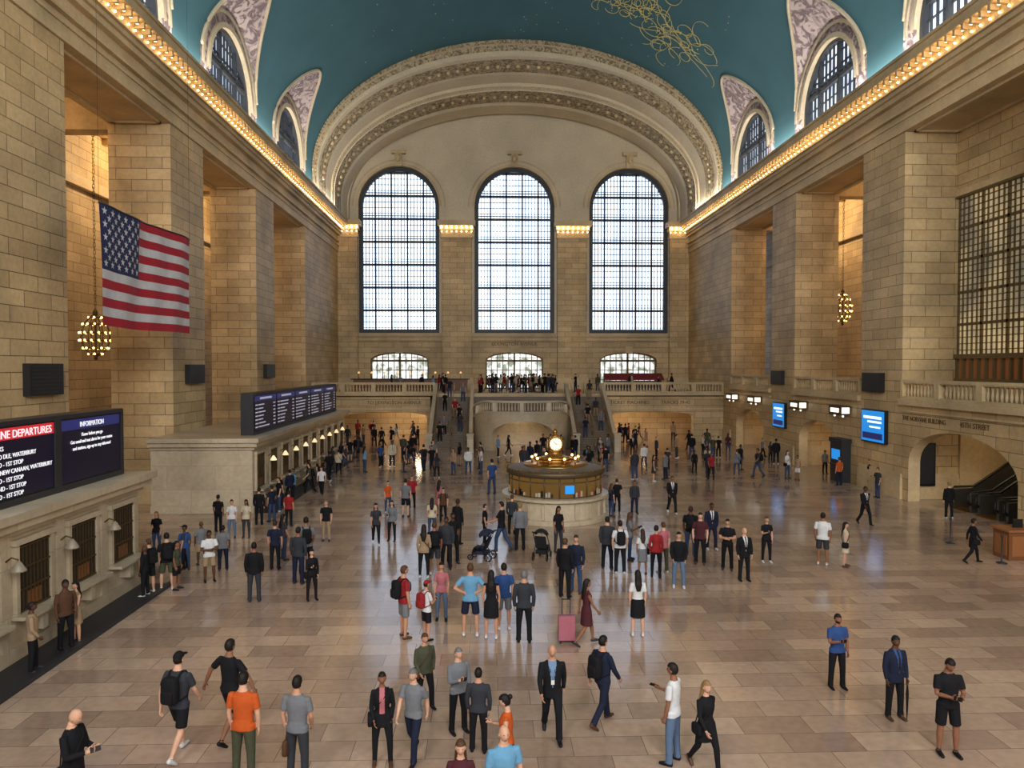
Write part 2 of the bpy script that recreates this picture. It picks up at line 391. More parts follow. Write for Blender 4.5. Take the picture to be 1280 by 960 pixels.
    if hair=='bald': pass
    elif hair=='beard':
        shell(1.05,lambda x,y,z:z<-.35 and y>-.1 and not(abs(x)<.3 and z>-.5),3); shell(1.09,lambda x,y,z:z>.5 or(y<.15 and z>-.05) or(y<-.3 and z>-.5),3)
    elif hair=='cap':
        shell(1.06,lambda x,y,z:(y<-.1 and z>-.45),3); shell(1.13,lambda x,y,z:z>.28,6)
        mb.sphere(H((0,.12,.045)),(.065,.075,.01),6,10,4)
    else:
        kk=1.09 if hair=='short' else 1.13
        shell(kk,lambda x,y,z:z>.52 or(y<.3 and z>.1) or(y<-.05 and z>-.5),3)
        if hair=='long':
            V2=[];F2=[];L2=[]
            rtube(V2,F2,L2,[H((0,-.045,.04)),H((0,-.06,-.06)),H((0,-.07,-.14)),Vector((0,-.10,1.38+dz)),Vector((0,-.115,1.22+dz))],[(.078,.06),(.088,.055),(.092,.05),(.095,.035),(.05,.015)],3,n=12)
            mb.add(V2,F2,3,True)
        if hair=='bun': mb.sphere(H((0,-.11,.06)),.045,3,10,7)
    def blob(c,r,mi,e=.45,nu=16,nv=10):
        vs=[];fs=[]
        sg=lambda v:math.copysign(abs(v)**e,v)
        for j in range(nv+1):
            t=-math.pi/2+math.pi*j/nv
            for i in range(nu):
                a=2*math.pi*i/nu; vs.append((c[0]+r[0]*sg(math.cos(t))*sg(math.cos(a)),c[1]+r[1]*sg(math.cos(t))*sg(math.sin(a)),c[2]+r[2]*sg(math.sin(t))))
        for j in range(nv):
            for i in range(nu):
                k2=(i+1)%nu; fs.append((j*nu+i,j*nu+k2,(j+1)*nu+k2,(j+1)*nu+i))
        mb.add(vs,fs,mi,True)
    if acc=='backpack':
        blob((0,-.2,1.2+dz),(.14,.085,.22),6); blob((0,-.285,1.12+dz),(.105,.035,.11),6)
        for sd in(-1,1): mb.tube([(sd*.09,-.14,1.38+dz),(sd*.1,-.06,1.455+dz),(sd*.1,.05,1.43+dz),(sd*.11,.125,1.33+dz),(sd*.13,.12,1.18+dz),(sd*.16,.0,1.05+dz),(sd*.12,-.14,1.02+dz)],.017,6,6)
    if acc=='bag':
        blob((.22,.02,.88+dz),(.05,.13,.11),6)
        mb.tube([(.2,.06,.97+dz),(.1,.135,1.15+dz),(-.05,.14,1.33+dz),(-.12,.04,1.45+dz),(-.11,-.07,1.42+dz),(.04,-.14,1.2+dz),(.2,-.05,.97+dz)],.011,6,6)
    if acc=='handbag':
        sd,wr,d=hands[0]; c=wr+d*.1; blob((c.x,c.y,c.z-.2),(.045,.15,.13),6)
        mb.tube([(c.x,c.y-.08,c.z-.1),(c.x,c.y-.04,c.z),(c.x,c.y+.04,c.z),(c.x,c.y+.08,c.z-.1)],.009,5,6)
    if acc=='lanyard':
        mb.tube([(-.05,.03,1.47+dz),(-.045,.13,1.33+dz),(0,.145,1.15+dz),(.045,.13,1.33+dz),(.05,.03,1.47+dz)],.006,5,6); mb.box(-.03,.03,.145,.152,1.07+dz,1.15+dz,9)
    if acc=='umbrella':
        sd,wr,d=hands[0]; c=wr+d*.08
        mb.tube([(c.x,c.y+.05,c.z+.03),(c.x,c.y+.02,c.z+.06),(c.x,c.y,c.z),(c.x,c.y,c.z-.25),(c.x,c.y,c.z-.6),(c.x,c.y,.01)],[.012,.012,.012,.03,.018,.005],7,7)
    zmin=min(v[2] for v in mb.v)
    mb.v=[(v[0],v[1],v[2]-zmin) for v in mb.v]
    me=mb.mesh('figure_'+'_'.join(str(q) for q in key),[None]*10)
    PM[key]=me; return me

PAL=dict(k=(18,18,22),n=(24,30,50),w=(205,205,205),g=(108,110,114),d=(48,50,56),b=(42,70,120),l=(98,148,180),r=(140,32,36),o=(185,82,30),t=(150,126,98),p=(170,100,106),j=(50,66,96),c=(190,178,154),y=(175,145,55),e=(66,68,50),m=(72,32,38),h=(105,130,160),B=(80,54,38),J=(88,108,135))
SK=[(205,158,130),(186,138,110),(136,92,68),(88,58,42),(194,150,124)]
HR=[(26,21,18),(52,37,27),(22,18,16),(135,106,68),(108,106,104),(78,52,34)]
def cm(kind,rgb,rough=.85,b=0):
    return pmat('%s_%d_%d_%d'%(kind,*rgb),rgb,rough,bump=b,bscale=14,spec=.25)
PLACED=[]
def put_person(loc,heading,sex='m',pose='stand',top='tee',bottom='pants',hair='short',acc='',tc='k',bc='k',h=1.75,head=0,skin=None,hc=None,name=None,inner='w',bagc='k',shoe=None):
    me=person_mesh(sex,pose,top,bottom,hair,acc,head)
    skin=random.randrange(5) if skin is None else skin
    hc=(random.choice([0,0,1,2,5,3 if skin in(0,4) else 0]) if hc is None else hc)
    nm=name or {'m':'man','f':'woman'}[sex]
    o=bpy.data.objects.new(nm,me); SC.collection.objects.link(o)
    o.location=loc; o.rotation_euler=(0,0,-rad(heading)); s=h/1.75; o.scale=(s,s,s)
    sh=shoe or random.choice(['k','k','w','d','B'])
    sk=SK[skin]
    ms=[cm('cloth',PAL[tc],.85,.3),cm('cloth',PAL[bc],.85,.3),cm('skin',sk,.5),cm('hair',HR[hc],.6),cm('shoe',PAL[sh],.5),cm('cloth',PAL[inner],.85,.3),cm('cloth',PAL[bagc],.85,.3),cm('cloth',(24,18,20),.6),cm('lips',(int(sk[0]*.78),int(sk[1]*.55),int(sk[2]*.55)),.5),cm('eye',(215,210,205),.4)]
    for i,m in enumerate(ms):
        o.material_slots[i].link='OBJECT'; o.material_slots[i].material=m
    PLACED.append((loc[0],loc[1])); return o
def pp(px,hy,fy,heading,*a,**k):
    if fy is None: fy=458+(hy-458)*6.8/(6.8-k.get('h',1.75))
    else:
        hh=6.8*(fy-hy)/(fy-458.0); k['h']=max(1.5,min(1.9,hh))
    g=ground(px,fy)
    if g.y<25: g.x=max(g.x,-13.7+.75)
    put_person(g,heading,*a,**k)

# foreground people: px, head y, feet y, heading (0 away,180 toward)
pp(92,883,None,95,'m','phone2','jacket','pants','bald','bag','k','k',head=22,skin=0,name='man_looking_at_phone')
pp(224,812,946,14,'m','walk','tee','shorts','cap','backpack','d','k',skin=0,shoe='w',name='man_with_backpack')
pp(288,797,925,25,'m','swing','tee','shorts','short','','k','k',skin=2)
pp(305,838,978,8,'m','stand','tee','pants','short','','o','e',skin=0,name='man_in_orange_shirt')
pp(372,843,978,12,'m','relax','tee','pants','short','handbag','g','d',skin=1,bagc='B',name='man_in_grey_shirt')
pp(478,838,955,172,'f','relax','cardigan','pants','short','bag','k','k',inner='p',skin=2,hc=0,name='woman_in_black_cardigan')
pp(517,833,950,200,'m','walk','polo','jeans','short','','g','n',skin=0,hc=4,name='man_in_grey_polo')
pp(531,790,886,150,'m','relax','jacket','pants','short','bag','e','k',skin=1,bagc='B')
pp(573,808,915,150,'m','phone','jacket','pants','short','','g','k',skin=0,hc=4)
pp(598,836,940,8,'m','stand','long','pants','short','','d','k',skin=1,hc=0)
pp(634,866,None,-80,'f','phone','tank','pants','bun','','o','k',skin=0,head=15,h=1.62)
pp(630,904,None,165,'m','stand','tee','pants','bald','','l','n',skin=0,inner='k',name='man_in_pale_blue_shirt')
pp(576,922,None,178,'f','stand','tee','pants','long','','m','k',skin=0,hc=5,h=1.62)
pp(690,803,922,180,'m','walk','suit','pants','bald','lanyard','k','k',skin=1,inner='h',shoe='k',name='man_in_suit')
pp(753,792,906,55,'m','walk','jacket','jeans','short','backpack','n','n',skin=1,shoe='B',name='man_with_backpack')
pp(841,827,954,-55,'m','phone','tee','jeans','short','','w','J',skin=2,hc=0,name='man_in_white_shirt')
pp(882,848,964,160,'f','walk','coat','pants','long','bag','k','k',skin=0,hc=3,name='woman_in_black_coat')
pp(1046,766,860,175,'m','phone','tee','pants','beard','','b','k',skin=2,bagc='k',name='man_in_blue_shirt')
pp(1118,793,898,172,'m','stand','suit','pants','short','umbrella','n','k',skin=3,hc=0,inner='b',name='man_with_umbrella')
pp(1184,819,943,185,'m','phone2','tee','shorts','short','','k','k',skin=2,head=20,hc=0,name='man_looking_at_phone')
pp(505,706,797,60,'m','stand','tee','shorts','short','backpack','r','g',skin=1,name='man_with_backpack')
pp(552,702,775,180,'f','stand','tee','jeans','bun','','p','J',skin=1)
pp(533,746,800,50,'f','phone2','tee','shorts','cap','backpack','w','k',bagc='r',skin=1)
pp(588,703,795,0,'m','akimbo','tee','shorts','short','','l','n',skin=1,shoe='w')
pp(614,712,798,4,'f','stand','tank','dress','long','','k','k',skin=1,hc=0,shoe='w')
pp(630,703,787,-10,'m','stand','tee','shorts','short','','b','g',skin=1)
pp(655,712,803,0,'m','stand','long','pants','short','','d','k',skin=1,hc=4,shoe='k')
pp(733,722,806,75,'f','walk','tank','dress','long','','m','m',skin=2,hc=0,name='woman_with_suitcase')
pp(797,712,795,0,'f','stand','tee','skirt','long','','w','k',skin=0,hc=0,shoe='w')
pp(706,672,747,30,'m','stand','jacket','pants','short','','k','k')
pp(720,668,741,200,'m','phone','long','jeans','short','','n','j')
pp(627,626,690,-70,'m','push','tee','jeans','short','','k','j',name='man_pushing_stroller')
pp(650,628,688,0,'m','stand','jacket','pants','short','','g','k')
pp(698,632,690,150,'f','stand','tee','pants','long','','k','d')
pp(640,618,668,20,'m','stand','long','pants','short','','d','k')
for t in [(759,645,712,20,'m','relax','jacket','pants','short','','d','k'),(775,650,717,0,'m','stand','tee','pants','short','backpack','w','k'),(787,640,700,100,'f','phone','tee','jeans','long','','g','j'),
 (803,667,718,0,'f','stand','tee','skirt','long','bag','w','g'),(820,656,722,15,'f','stand','long','pants','short','','r','k'),(829,652,716,-20,'m','stand','tee','pants','short','','p','e'),
 (848,664,734,190,'m','relax','jacket','jeans','short','','k','J'),(863,632,695,20,'m','stand','tee','jeans','short','backpack','k','j'),(875,640,705,200,'m','stand','tee','pants','short','','m','k'),(889,628,687,180,'m','relax','suit','pants','short','','n','n'),
 (909,648,712,200,'m','fold','tee','pants','short','','k','k'),(930,659,726,175,'m','stand','suit','pants','bald','','k','k'),(958,645,703,180,'f','phone','tee','pants','short','','k','k'),
 (1028,640,706,30,'m','stand','tee','shorts','short','','w','d'),(1056,652,708,120,'f','stand','tank','dress','long','bag','c','c'),(1081,607,656,170,'m','walk','suit','pants','short','','k','k'),
 (1216,647,704,100,'f','walk','coat','pants','short','bag','k','k'),(1186,602,648,0,'m','stand','jacket','pants','short','','k','k'),
 (408,625,676,185,'m','stand','tee','pants','short','','k','t'),(318,677,752,-10,'m','stand','jacket','pants','short','','k','d'),(373,658,730,10,'m','stand','long','pants','short','','d','n'),(383,645,718,-20,'m','relax','tee','pants','short','backpack','g','k'),
 (390,686,750,150,'f','phone','jacket','pants','long','bag','k','k'),(344,650,712,0,'m','stand','tee','pants','short','','n','k'),(354,642,700,40,'f','relax','tee','jeans','long','','d','j'),
 (262,662,727,150,'m','fold','tee','shorts','short','','w','t'),(279,656,713,-20,'m','stand','tee','pants','short','','g','n'),(273,618,665,10,'m','stand','tee','pants','short','','k','k'),(290,624,672,170,'f','stand','tee','jeans','short','','w','J'),
 (308,624,672,180,'f','stand','tee','pants','long','','c','d'),(324,609,656,0,'m','stand','long','pants','short','','k','k'),(340,606,652,-60,'m','phone','tee','jeans','short','','n','j'),(361,613,658,10,'m','stand','tee','pants','short','','r','k'),
 (209,665,738,-30,'m','relax','tee','shorts','short','backpack','k','e'),(221,676,737,90,'f','stand','tee','shorts','short','','e','k'),(178,683,745,-90,'m','stand','jacket','pants','short','','k','k'),(150,673,742,-60,'m','stand','tee','shorts','short','backpack','k','k'),
 (174,657,712,-90,'m','stand','tee','pants','cap','','d','k'),(196,640,690,180,'f','stand','tee','jeans','long','','k','j'),(230,657,712,160,'f','relax','tee','jeans','short','','b','j'),(252,655,706,-40,'m','stand','tee','shorts','bald','','g','t'),
 (8,752,840,60,'m','relax','jacket','pants','short','','t','k'),(35,724,812,120,'m','stand','tee','pants','short','','B','k'),(62,726,803,-150,'f','fold','tank','dress','long','','t','t'),
 (470,628,681,170,'f','walk','tee','pants','long','','d','k'),(490,625,676,190,'f','phone','jacket','pants','long','','g','k'),(402,588,618,180,'m','walk','tee','pants','short','','w','k'),(485,602,641,150,'f','stand','tee','jeans','short','','o','j'),
 (507,598,646,10,'m','stand','tee','shorts','short','','g','k'),(515,594,636,170,'m','stand','tee','pants','short','','r','k'),(530,655,722,0,'f','stand','jacket','pants','long','bag','t','k'),(543,652,718,-10,'m','stand','tee','shorts','short','backpack','k','d'),
 (558,645,711,180,'m','stand','jacket','pants','short','','d','k'),(566,640,704,160,'m','relax','tee','pants','short','','k','k'),(572,623,680,40,'m','stand','suit','pants','short','','k','k'),(540,622,670,0,'f','stand','tee','jeans','long','','c','j'),
 (549,600,645,20,'f','stand','tank','dress','long','','p','p'),(554,612,652,180,'m','stand','tee','pants','short','backpack','B','k'),(606,638,678,90,'m','stand','tee','pants','short','','k','k'),(615,568,618,-30,'m','relax','tee','jeans','short','','b','j'),
 (793,600,642,170,'m','stand','jacket','pants','short','','d','n'),(840,594,642,180,'m','walk','suit','pants','short','','k','k'),(771,598,640,0,'m','stand','tee','pants','short','','k','k'),(764,604,646,60,'f','stand','tee','jeans','long','','n','j'),
 (889,565,600,190,'f','walk','tee','pants','long','','r','k'),(834,562,588,10,'m','walk','tee','pants','short','','d','k'),(868,564,592,180,'f','stand','jacket','pants','short','','k','k'),
 (1049,571,607,-20,'m','stand','tee','jeans','short','','o','n'),(1031,566,592,170,'m','stand','tee','pants','short','','g','k'),(984,563,598,150,'f','stand','tee','jeans','long','bag','w','j'),(997,570,600,-120,'f','relax','tee','shorts','short','','t','w'),
 (970,548,580,10,'m','stand','jacket','pants','short','','k','k'),(963,552,578,160,'f','stand','tee','pants','long','','d','k'),(1087,574,611,-70,'m','relax','jacket','pants','short','','k','k'),(1097,584,622,-100,'m','phone','tee','jeans','short','','d','j'),
 (910,541,570,180,'f','stand','tee','jeans','long','','m','j'),(898,545,572,0,'m','stand','tee','pants','short','','k','k'),(953,548,572,100,'m','walk','tee','pants','short','','g','k')]:
    pp(*t)
# crowd
CK=[('m','stand','tee','pants','short',''),('m','walk','jacket','pants','short',''),('f','stand','tee','pants','long',''),('f','walk','tee','pants','long',''),('m','relax','jacket','pants','short',''),
    ('m','stand','tee','shorts','short','backpack'),('f','stand','tank','dress','long',''),('m','phone','tee','pants','short',''),('m','walk2','tee','pants','short','backpack'),('f','relax','jacket','pants','short','bag'),('m','stand','suit','pants','short','')]
def rnd_person(x,y,z=0,hd=None):
    k=random.choice(CK); jeans=random.random()<.3
    put_person((x,y,z),random.uniform(0,360) if hd is None else hd,*k,tc=random.choice('kkkkkndddgwbrltcek'),bc='j' if jeans else random.choice('kkkdnt'),h=random.uniform(1.6,1.85) if k[0]=='m' else random.uniform(1.55,1.7))
def free(x,y,d=.6):
    return all((x-a)**2+(y-b)**2>d*d for a,b in PLACED)
def crowd(n,fx,cond=lambda x,y:True,z=0,d=.6,hd=None):
    c=0
    for _ in range(n*30):
        x,y=fx()
        if cond(x,y) and free(x,y,d): rnd_person(x,y,z,hd); c+=1
        if c>=n: break
U=random.uniform
crowd(20,lambda:(U(-11.5,-2.5),U(43,56)),lambda x,y:not(y>50 and x>-8))
crowd(22,lambda:(U(2.5,15),U(42,58)),lambda x,y:not(y>54 and x<8))
crowd(18,lambda:(U(-3.5,4.0),U(45,55)))
crowd(14,lambda:(U(-15,-8.6),U(58,70)))
crowd(10,lambda:(U(8.6,15),U(58,68)))
crowd(16,lambda:(U(-12.9,-12.1),U(33,54)),d=.7)
crowd(42,lambda:(U(-3.6,3.8),U(65.2,69.5)),z=4.4,d=.5)
crowd(8,lambda:(U(-15,-5),U(65,70)),z=4.4)
crowd(5,lambda:(U(5,15),U(65,70)),z=4.4)
for sx,i in((-6.4,6),(-5.2,11),(-6.5,17),(-5.0,22),(5.2,5),(6.4,14),(5.1,20),(-6.7,3),(-5.6,14),(-6.2,24),(6.6,8),(5.6,11),(6.2,23),(-5.1,7)):
    y0_,tr_,ri_=57.3,7.3/27,4.4/27
    put_person((sx,y0_+(i+.45)*tr_,(i+1)*ri_),0 if i%2 else 180,random.choice('mf'),'stand','tee','pants','short','',random.choice('kkdnwgr'),random.choice('kkjt'),h=1.7)
print('people',len(PLACED),len(PM),time.time()-T0)

# ------------------------------------------------------------------ architecture helpers
W=18.35; YE=76.0; YW=-9.0; PD=3.0
def arch_wall(mb,mp,u0,u1,z0,z1,holes,depth,m=0,n=24,mr=None,du=None):
    mr=m if mr is None else mr
    zf=z1 if callable(z1) else (lambda u:z1)
    us={u0,u1}
    if du:
        k=int((u1-u0)/du)
        for i in range(k+1): us.add(u0+(u1-u0)*i/k)
    for uc,hw,zb,zs,ri in holes:
        for i in range(n+1): us.add(round(uc-hw*math.cos(math.pi*i/n),5))
    us=sorted(u for u in us if u0-1e-6<=u<=u1+1e-6)
    def ht(h,u): return h[3]+h[4]*math.sqrt(max(0,1-((u-h[0])/h[1])**2))
    for a,b in zip(us,us[1:]):
        if b-a<1e-5: continue
        mid=(a+b)/2; h=next((h for h in holes if abs(mid-h[0])<h[1]),None)
        if h is None: mb.quad(mp(a,0,z0),mp(b,0,z0),mp(b,0,zf(b)),mp(a,0,zf(a)),m)
        else:
            if h[2]>z0+.01:
                mb.quad(mp(a,0,z0),mp(b,0,z0),mp(b,0,h[2]),mp(a,0,h[2]),m); mb.quad(mp(a,0,h[2]),mp(b,0,h[2]),mp(b,depth,h[2]),mp(a,depth,h[2]),mr)
            mb.quad(mp(a,0,ht(h,a)),mp(b,0,ht(h,b)),mp(b,0,zf(b)),mp(a,0,zf(a)),m)
            mb.quad(mp(a,0,ht(h,a)),mp(b,0,ht(h,b)),mp(b,depth,ht(h,b)),mp(a,depth,ht(h,a)),mr,True)
    for uc,hw,zb,zs,ri in holes:
        for sg in(-1,1): mb.quad(mp(uc+sg*hw,0,zb),mp(uc+sg*hw,depth,zb),mp(uc+sg*hw,depth,zs),mp(uc+sg*hw,0,zs),mr)
def arch_grid(name,mp,uc,hw,zb,zs,ri,nv,hstep,band,glass,frame,depth=.5,fw=.3,bars=(.035,.09)):
    """window: glass + gridded frame"""
    mb=MB(); n=32
    top=lambda u,e=0:zs+(ri-e)*math.sqrt(max(0,1-(u/(hw-e+1e-6))**2)) if abs(u)<hw-e else zs
    us=[-hw*math.cos(math.pi*i/n) for i in range(n+1)]
    for a,b in zip(us,us[1:]): mb.quad(mp(uc+a,depth,zb),mp(uc+b,depth,zb),mp(uc+b,depth,top(b)),mp(uc+a,depth,top(a)),0)
    def bar(u0,u1,z0,z1,d0,d1):
        vs=[mp(uc+u,d,z) for u,d,z in((u0,d0,z0),(u1,d0,z0),(u1,d1,z0),(u0,d1,z0),(u0,d0,z1),(u1,d0,z1),(u1,d1,z1),(u0,d1,z1))]
        mb.add(vs,[(3,2,1,0),(4,5,6,7),(0,1,5,4),(1,2,6,5),(2,3,7,6),(3,0,4,7)],1)
    for i in range(1,nv):
        u=-hw+2*hw*i/nv; big=(i%5==0); w=bars[1] if big else bars[0]
        bar(u-w,u+w,zb,top(u,fw*.5),depth-(.3 if big else .15),depth-.02)
    z=zb+hstep; c=1; zt=zs+ri
    while z<zt-.2:
        hl=hw if z<zs else hw*math.sqrt(max(0,1-((z-zs)/ri)**2))
        big=(c%band==0); w=.11 if big else bars[0]*.9
        bar(-hl,hl,z-w,z+w,depth-(.3 if big else .12),depth-.02)
        if big: bar(-hl,hl,z+.3,z+.36,depth-.3,depth-.02)
        z+=hstep; c+=1
    pts=[(-hw,zb)]+[(a,top(a)) for a in us]+[(hw,zb)]
    ins=[(-hw+fw,zb)]+[(a*(hw-fw)/hw,zs+(ri-fw)*math.sqrt(max(0,1-(a/hw)**2))) for a in us]+[(hw-fw,zb)]
    for (a,b),(c1,d1) in zip(zip(pts,pts[1:]),zip(ins,ins[1:])):
        mb.quad(mp(uc+a[0],depth-.36,a[1]),mp(uc+b[0],depth-.36,b[1]),mp(uc+d1[0],depth-.36,d1[1]),mp(uc+c1[0],depth-.36,c1[1]),1)
        mb.quad(mp(uc+c1[0],depth-.36,c1[1]),mp(uc+d1[0],depth-.36,d1[1]),mp(uc+d1[0],depth,d1[1]),mp(uc+c1[0],depth,c1[1]),1)
    bar(-hw,hw,zb,zb+fw,depth-.4,depth-.02)
    return mb.build(name,[glass,frame])
def balustrade(mb,p0,p1,zb,h=.95,m=0,posts=3.0,pitch=.27,zb1=None):
    p0=Vector((p0[0],p0[1],0));p1=Vector((p1[0],p1[1],0)); d=p1-p0; L=d.length; d.normalize(); w=Vector((-d.y,d.x,0))
    zb1=zb if zb1 is None else zb1
    sl=(zb1-zb)/L
    def ob(s0,s1,hw,z0,z1):
        vs=[]
        for zz in(z0,z1):
            for s_,t_ in((s0,-hw),(s1,-hw),(s1,hw),(s0,hw)): q=p0+d*s_+w*t_; vs.append((q.x,q.y,zb+sl*s_+zz))
        mb.add(vs,[(3,2,1,0),(4,5,6,7),(0,1,5,4),(1,2,6,5),(2,3,7,6),(3,0,4,7)],m)
    ob(0,L,.17,0,.16); ob(0,L,.19,h-.15,h); ob(0,L,.14,h-.2,h-.15)
    k=max(1,round(L/posts)); 
    for i in range(k+1):
        s_=L*i/k; ob(max(0,s_-.2),min(L,s_+.2),.2,.1,h-.1)
    nb=int(L/pitch)
    for i in range(nb):
        s_=(i+.5)*L/nb
        if min(abs(s_-L*j/k) for j in range(k+1))<.28: continue
        q=p0+d*s_; z=zb+sl*s_+.16; hh=h-.36
        mb.lathe(q.x,q.y,[(.05,z),(.05,z+.04),(.085,z+hh*.28),(.075,z+hh*.42),(.035,z+hh*.72),(.06,z+hh*.92),(.06,z+hh)],8,m)

BAYC=[5.75,18.7,31.7,44.65,57.6]
PIERS=[(YW,1.3),(10.2,14.3),(23.15,27.25),(36.1,40.15),(49.05,53.1),(62.05,YE)]
OT=18.7
BW=26.0
# ---- floor
mb=MB(); mb.quad((-26,YW,0),(26,YW,0),(26,YE+1,0),(-26,YE+1,0)); mb.build('floor',[FLOORM])
# ---- side walls
mR=lambda u,d,z:(W+d,u,z)
mL=lambda u,d,z:(-W-d,u,z)
for sgn,nm,mp in((1,'right',mR),(-1,'left',mL)):
    mb=MB()
    bx=lambda x0,x1,y0,y1,z0,z1,m=0:mb.box(sgn*x0,sgn*x1,y0,y1,z0,z1,m)
    for a,b in PIERS:
        bx(W,W+PD,a,b,0,OT)
        bx(W-.12,W+PD+.12,a-.12 if a>YW else a,min(b+.12,YE),0,1.1,1); bx(W-.07,W+PD+.05,a-.06 if a>YW else a,min(b+.06,YE),1.1,1.3,1)
    bx(W,W+PD,YW,YE,OT,20.6,1)
    bx(W-.10,W,YW,YE,OT+.0,OT+.55,1); bx(W-.18,W,YW,YE,OT+.55,OT+.65,1)
    bx(W-.22,W,YW,YE,OT+.95,OT+1.05,1)
    bx(W-.3,W,YW,YE,20.35,20.6,1); bx(W-.45,W+PD,YW,YE,20.6,20.8,1); bx(W-.62,W+PD,YW,YE,20.8,20.95,1)
    bx(W-1.1,W+PD,YW,YE,21.35,21.75,1); bx(W-1.2,W+PD,YW,YE,21.75,21.9,1); bx(W-.6,W+PD,YW,YE,20.95,21.35,1)
    y=YW+.2
    while y<YE-.7:
        bx(W-1.0,W-.6,y,y+.16,21.12,21.35,1); y+=.55
    for c in BAYC:
        a,b=c-4.2,c+4.2
        bx(W+.35,W+.5,a,b,OT-.1,OT,1); bx(W+PD-.5,W+PD-.35,a,b,OT-.1,OT,1); bx(W+.35,W+PD-.35,a,a+.15,OT-.1,OT,1); bx(W+.35,W+PD-.35,b-.15,b,OT-.1,OT,1)
    bx(BW,BW+.3,YW,YE,0,20.8,0); bx(W+PD,BW,YW,YE,20.5,20.8,1)
    for c in BAYC+[70.5]:
        for q in(-6.4,): bx(W+PD,BW,c+q-.5,c+q+.5,18.9,20.5,1)
        bx(W+PD+.0,BW,c-.2,c+.2,20.1,20.5,1)
    for (a,b) in PIERS[1:-1]: bx(BW-.5,BW,a+.4,b-.4,0,18.9,0)
    bx(BW-.35,BW,YW,YE,16.9,17.5,1)
    mb.build('wall_'+nm,[STONE,PLAIN])
    mb=MB(); y=YW+.4
    while y<YE-.9:
        mb.sphere((sgn*(W-.88),y,21.2),.085,0,6,4); mb.sphere((sgn*(W-.68),y+.27,20.98),.05,0,6,4); y+=.55
    mb.build('cornice_light_bulbs',[BULB])
    mb=MB()
    LW,LZ,SL=4.7,23.4,.8
    def zl(x,y,c): 
        dy=y-c
        return LZ+math.sqrt(max(0,LW*LW-dy*dy))+SL*(W-abs(x)) if abs(dy)<LW else -99
    prev=YW
    for i,c in enumerate(BAYC):
        arch_wall(mb,mp,prev,c-LW,21.9,24.35,[],.3,0)
        arch_wall(mb,mp,c-LW,c+LW,21.9,lambda u,c=c:max(24.3,zl(W,u,c)),[(c,3.55,22.1,23.4,3.55)],.6,1,mr=2,du=.3)
        for r0,r1,pr in((3.55,3.85,.14),(4.35,4.55,.1)):
            for k in range(24):
                a0,a1=math.pi*k/24,math.pi*(k+1)/24
                q=lambda a,r:(c+r*math.cos(a),LZ+r*math.sin(a))
                A,B,C,D=q(a0,r0),q(a1,r0),q(a1,r1),q(a0,r1)
                mb.quad(mp(A[0],-pr,A[1]),mp(B[0],-pr,B[1]),mp(C[0],-pr,C[1]),mp(D[0],-pr,D[1]),2)
                mb.quad(mp(A[0],-pr,A[1]),mp(B[0],-pr,B[1]),mp(B[0],0,B[1]),mp(A[0],0,A[1]),2)
                mb.quad(mp(D[0],-pr,D[1]),mp(C[0],-pr,C[1]),mp(C[0],0,C[1]),mp(D[0],0,D[1]),2)
        prev=c+LW
        arch_grid('window_clerestory',mp,c,3.55,22.1,23.4,3.55,14,.8,3,GLASS2,IRON,depth=.5,fw=.2,bars=(.035,.07))
    arch_wall(mb,mp,prev,65,21.9,24.35,[],.3,0)
    mb.build('wall_clerestory_'+nm,[TURQ,ORN,PALE])

# ---- ceiling vault
VZ,VR=24.3,11.6
def zv(x): return VZ+VR*math.sqrt(max(0,1-(x/W)**2))
def tstar(y):
    c=next((c for c in BAYC if abs(y-c)<LW),None)
    if c is None: return 0,None
    f=lambda t:zl(W*math.cos(t),y,c)-(VZ+VR*math.sin(t))
    if f(0)<=0: return 0,c
    t=0
    while f(t)>0 and t<1.4: t+=.01
    a,b=t-.01,t
    for _ in range(20):
        m_=(a+b)/2
        if f(m_)>0:a=m_
        else:b=m_
    return a,c
ys=set(np.linspace(YW,65,300).tolist())
for c in BAYC:
    for i in range(61): ys.add(c-LW*math.cos(math.pi*i/60))
ys=sorted(ys); mb=MB(); NT=56; rows=[]; lun=[]
for y in ys:
    t0,c=tstar(y); r=[]
    for k in range(NT+1):
        t=t0+(math.pi-2*t0)*k/NT; r.append((W*math.cos(t),y,VZ+VR*math.sin(t)))
    rows.append(r); lun.append((t0,c))
vs=[p for r in rows for p in r]; fs=[]
for i in range(len(ys)-1):
    for k in range(NT): a=i*(NT+1)+k; fs.append((a,a+1,a+NT+2,a+NT+1))
mb.add(vs,fs,0,True)
for sgn in(1,-1):
    for i in range(len(ys)-1):
        (t0,c0),(t1,c1)=lun[i],lun[i+1]
        if (t0>0 or t1>0):
            c=c0 if c0 is not None else c1
            K=8
            def pt(y,t,k):
                xs=W*math.cos(t); x=W+(xs-W)*k/K
                z=max(24.3,zl(x,y,c)) if t>0 else VZ
                return (sgn*x,y,z)
            for k in range(K): mb.quad(pt(ys[i],t0,k),pt(ys[i+1],t1,k),pt(ys[i+1],t1,k+1),pt(ys[i],t0,k+1),1,True)
mb.build('ceiling',[TURQ,ORN])
mb=MB()
for sgn in(1,-1):
    for c in BAYC:
        pts=[]
        for i in range(61):
            y=c-LW*math.cos(math.pi*i/60); t,_=tstar(y)
            if t>0: pts.append((sgn*W*math.cos(t)*.998,y,VZ+VR*math.sin(t)-.05))
        if len(pts)>2: mb.tube(pts,.11,6)
mb.build('trim_lunette_ribs',[PALE])
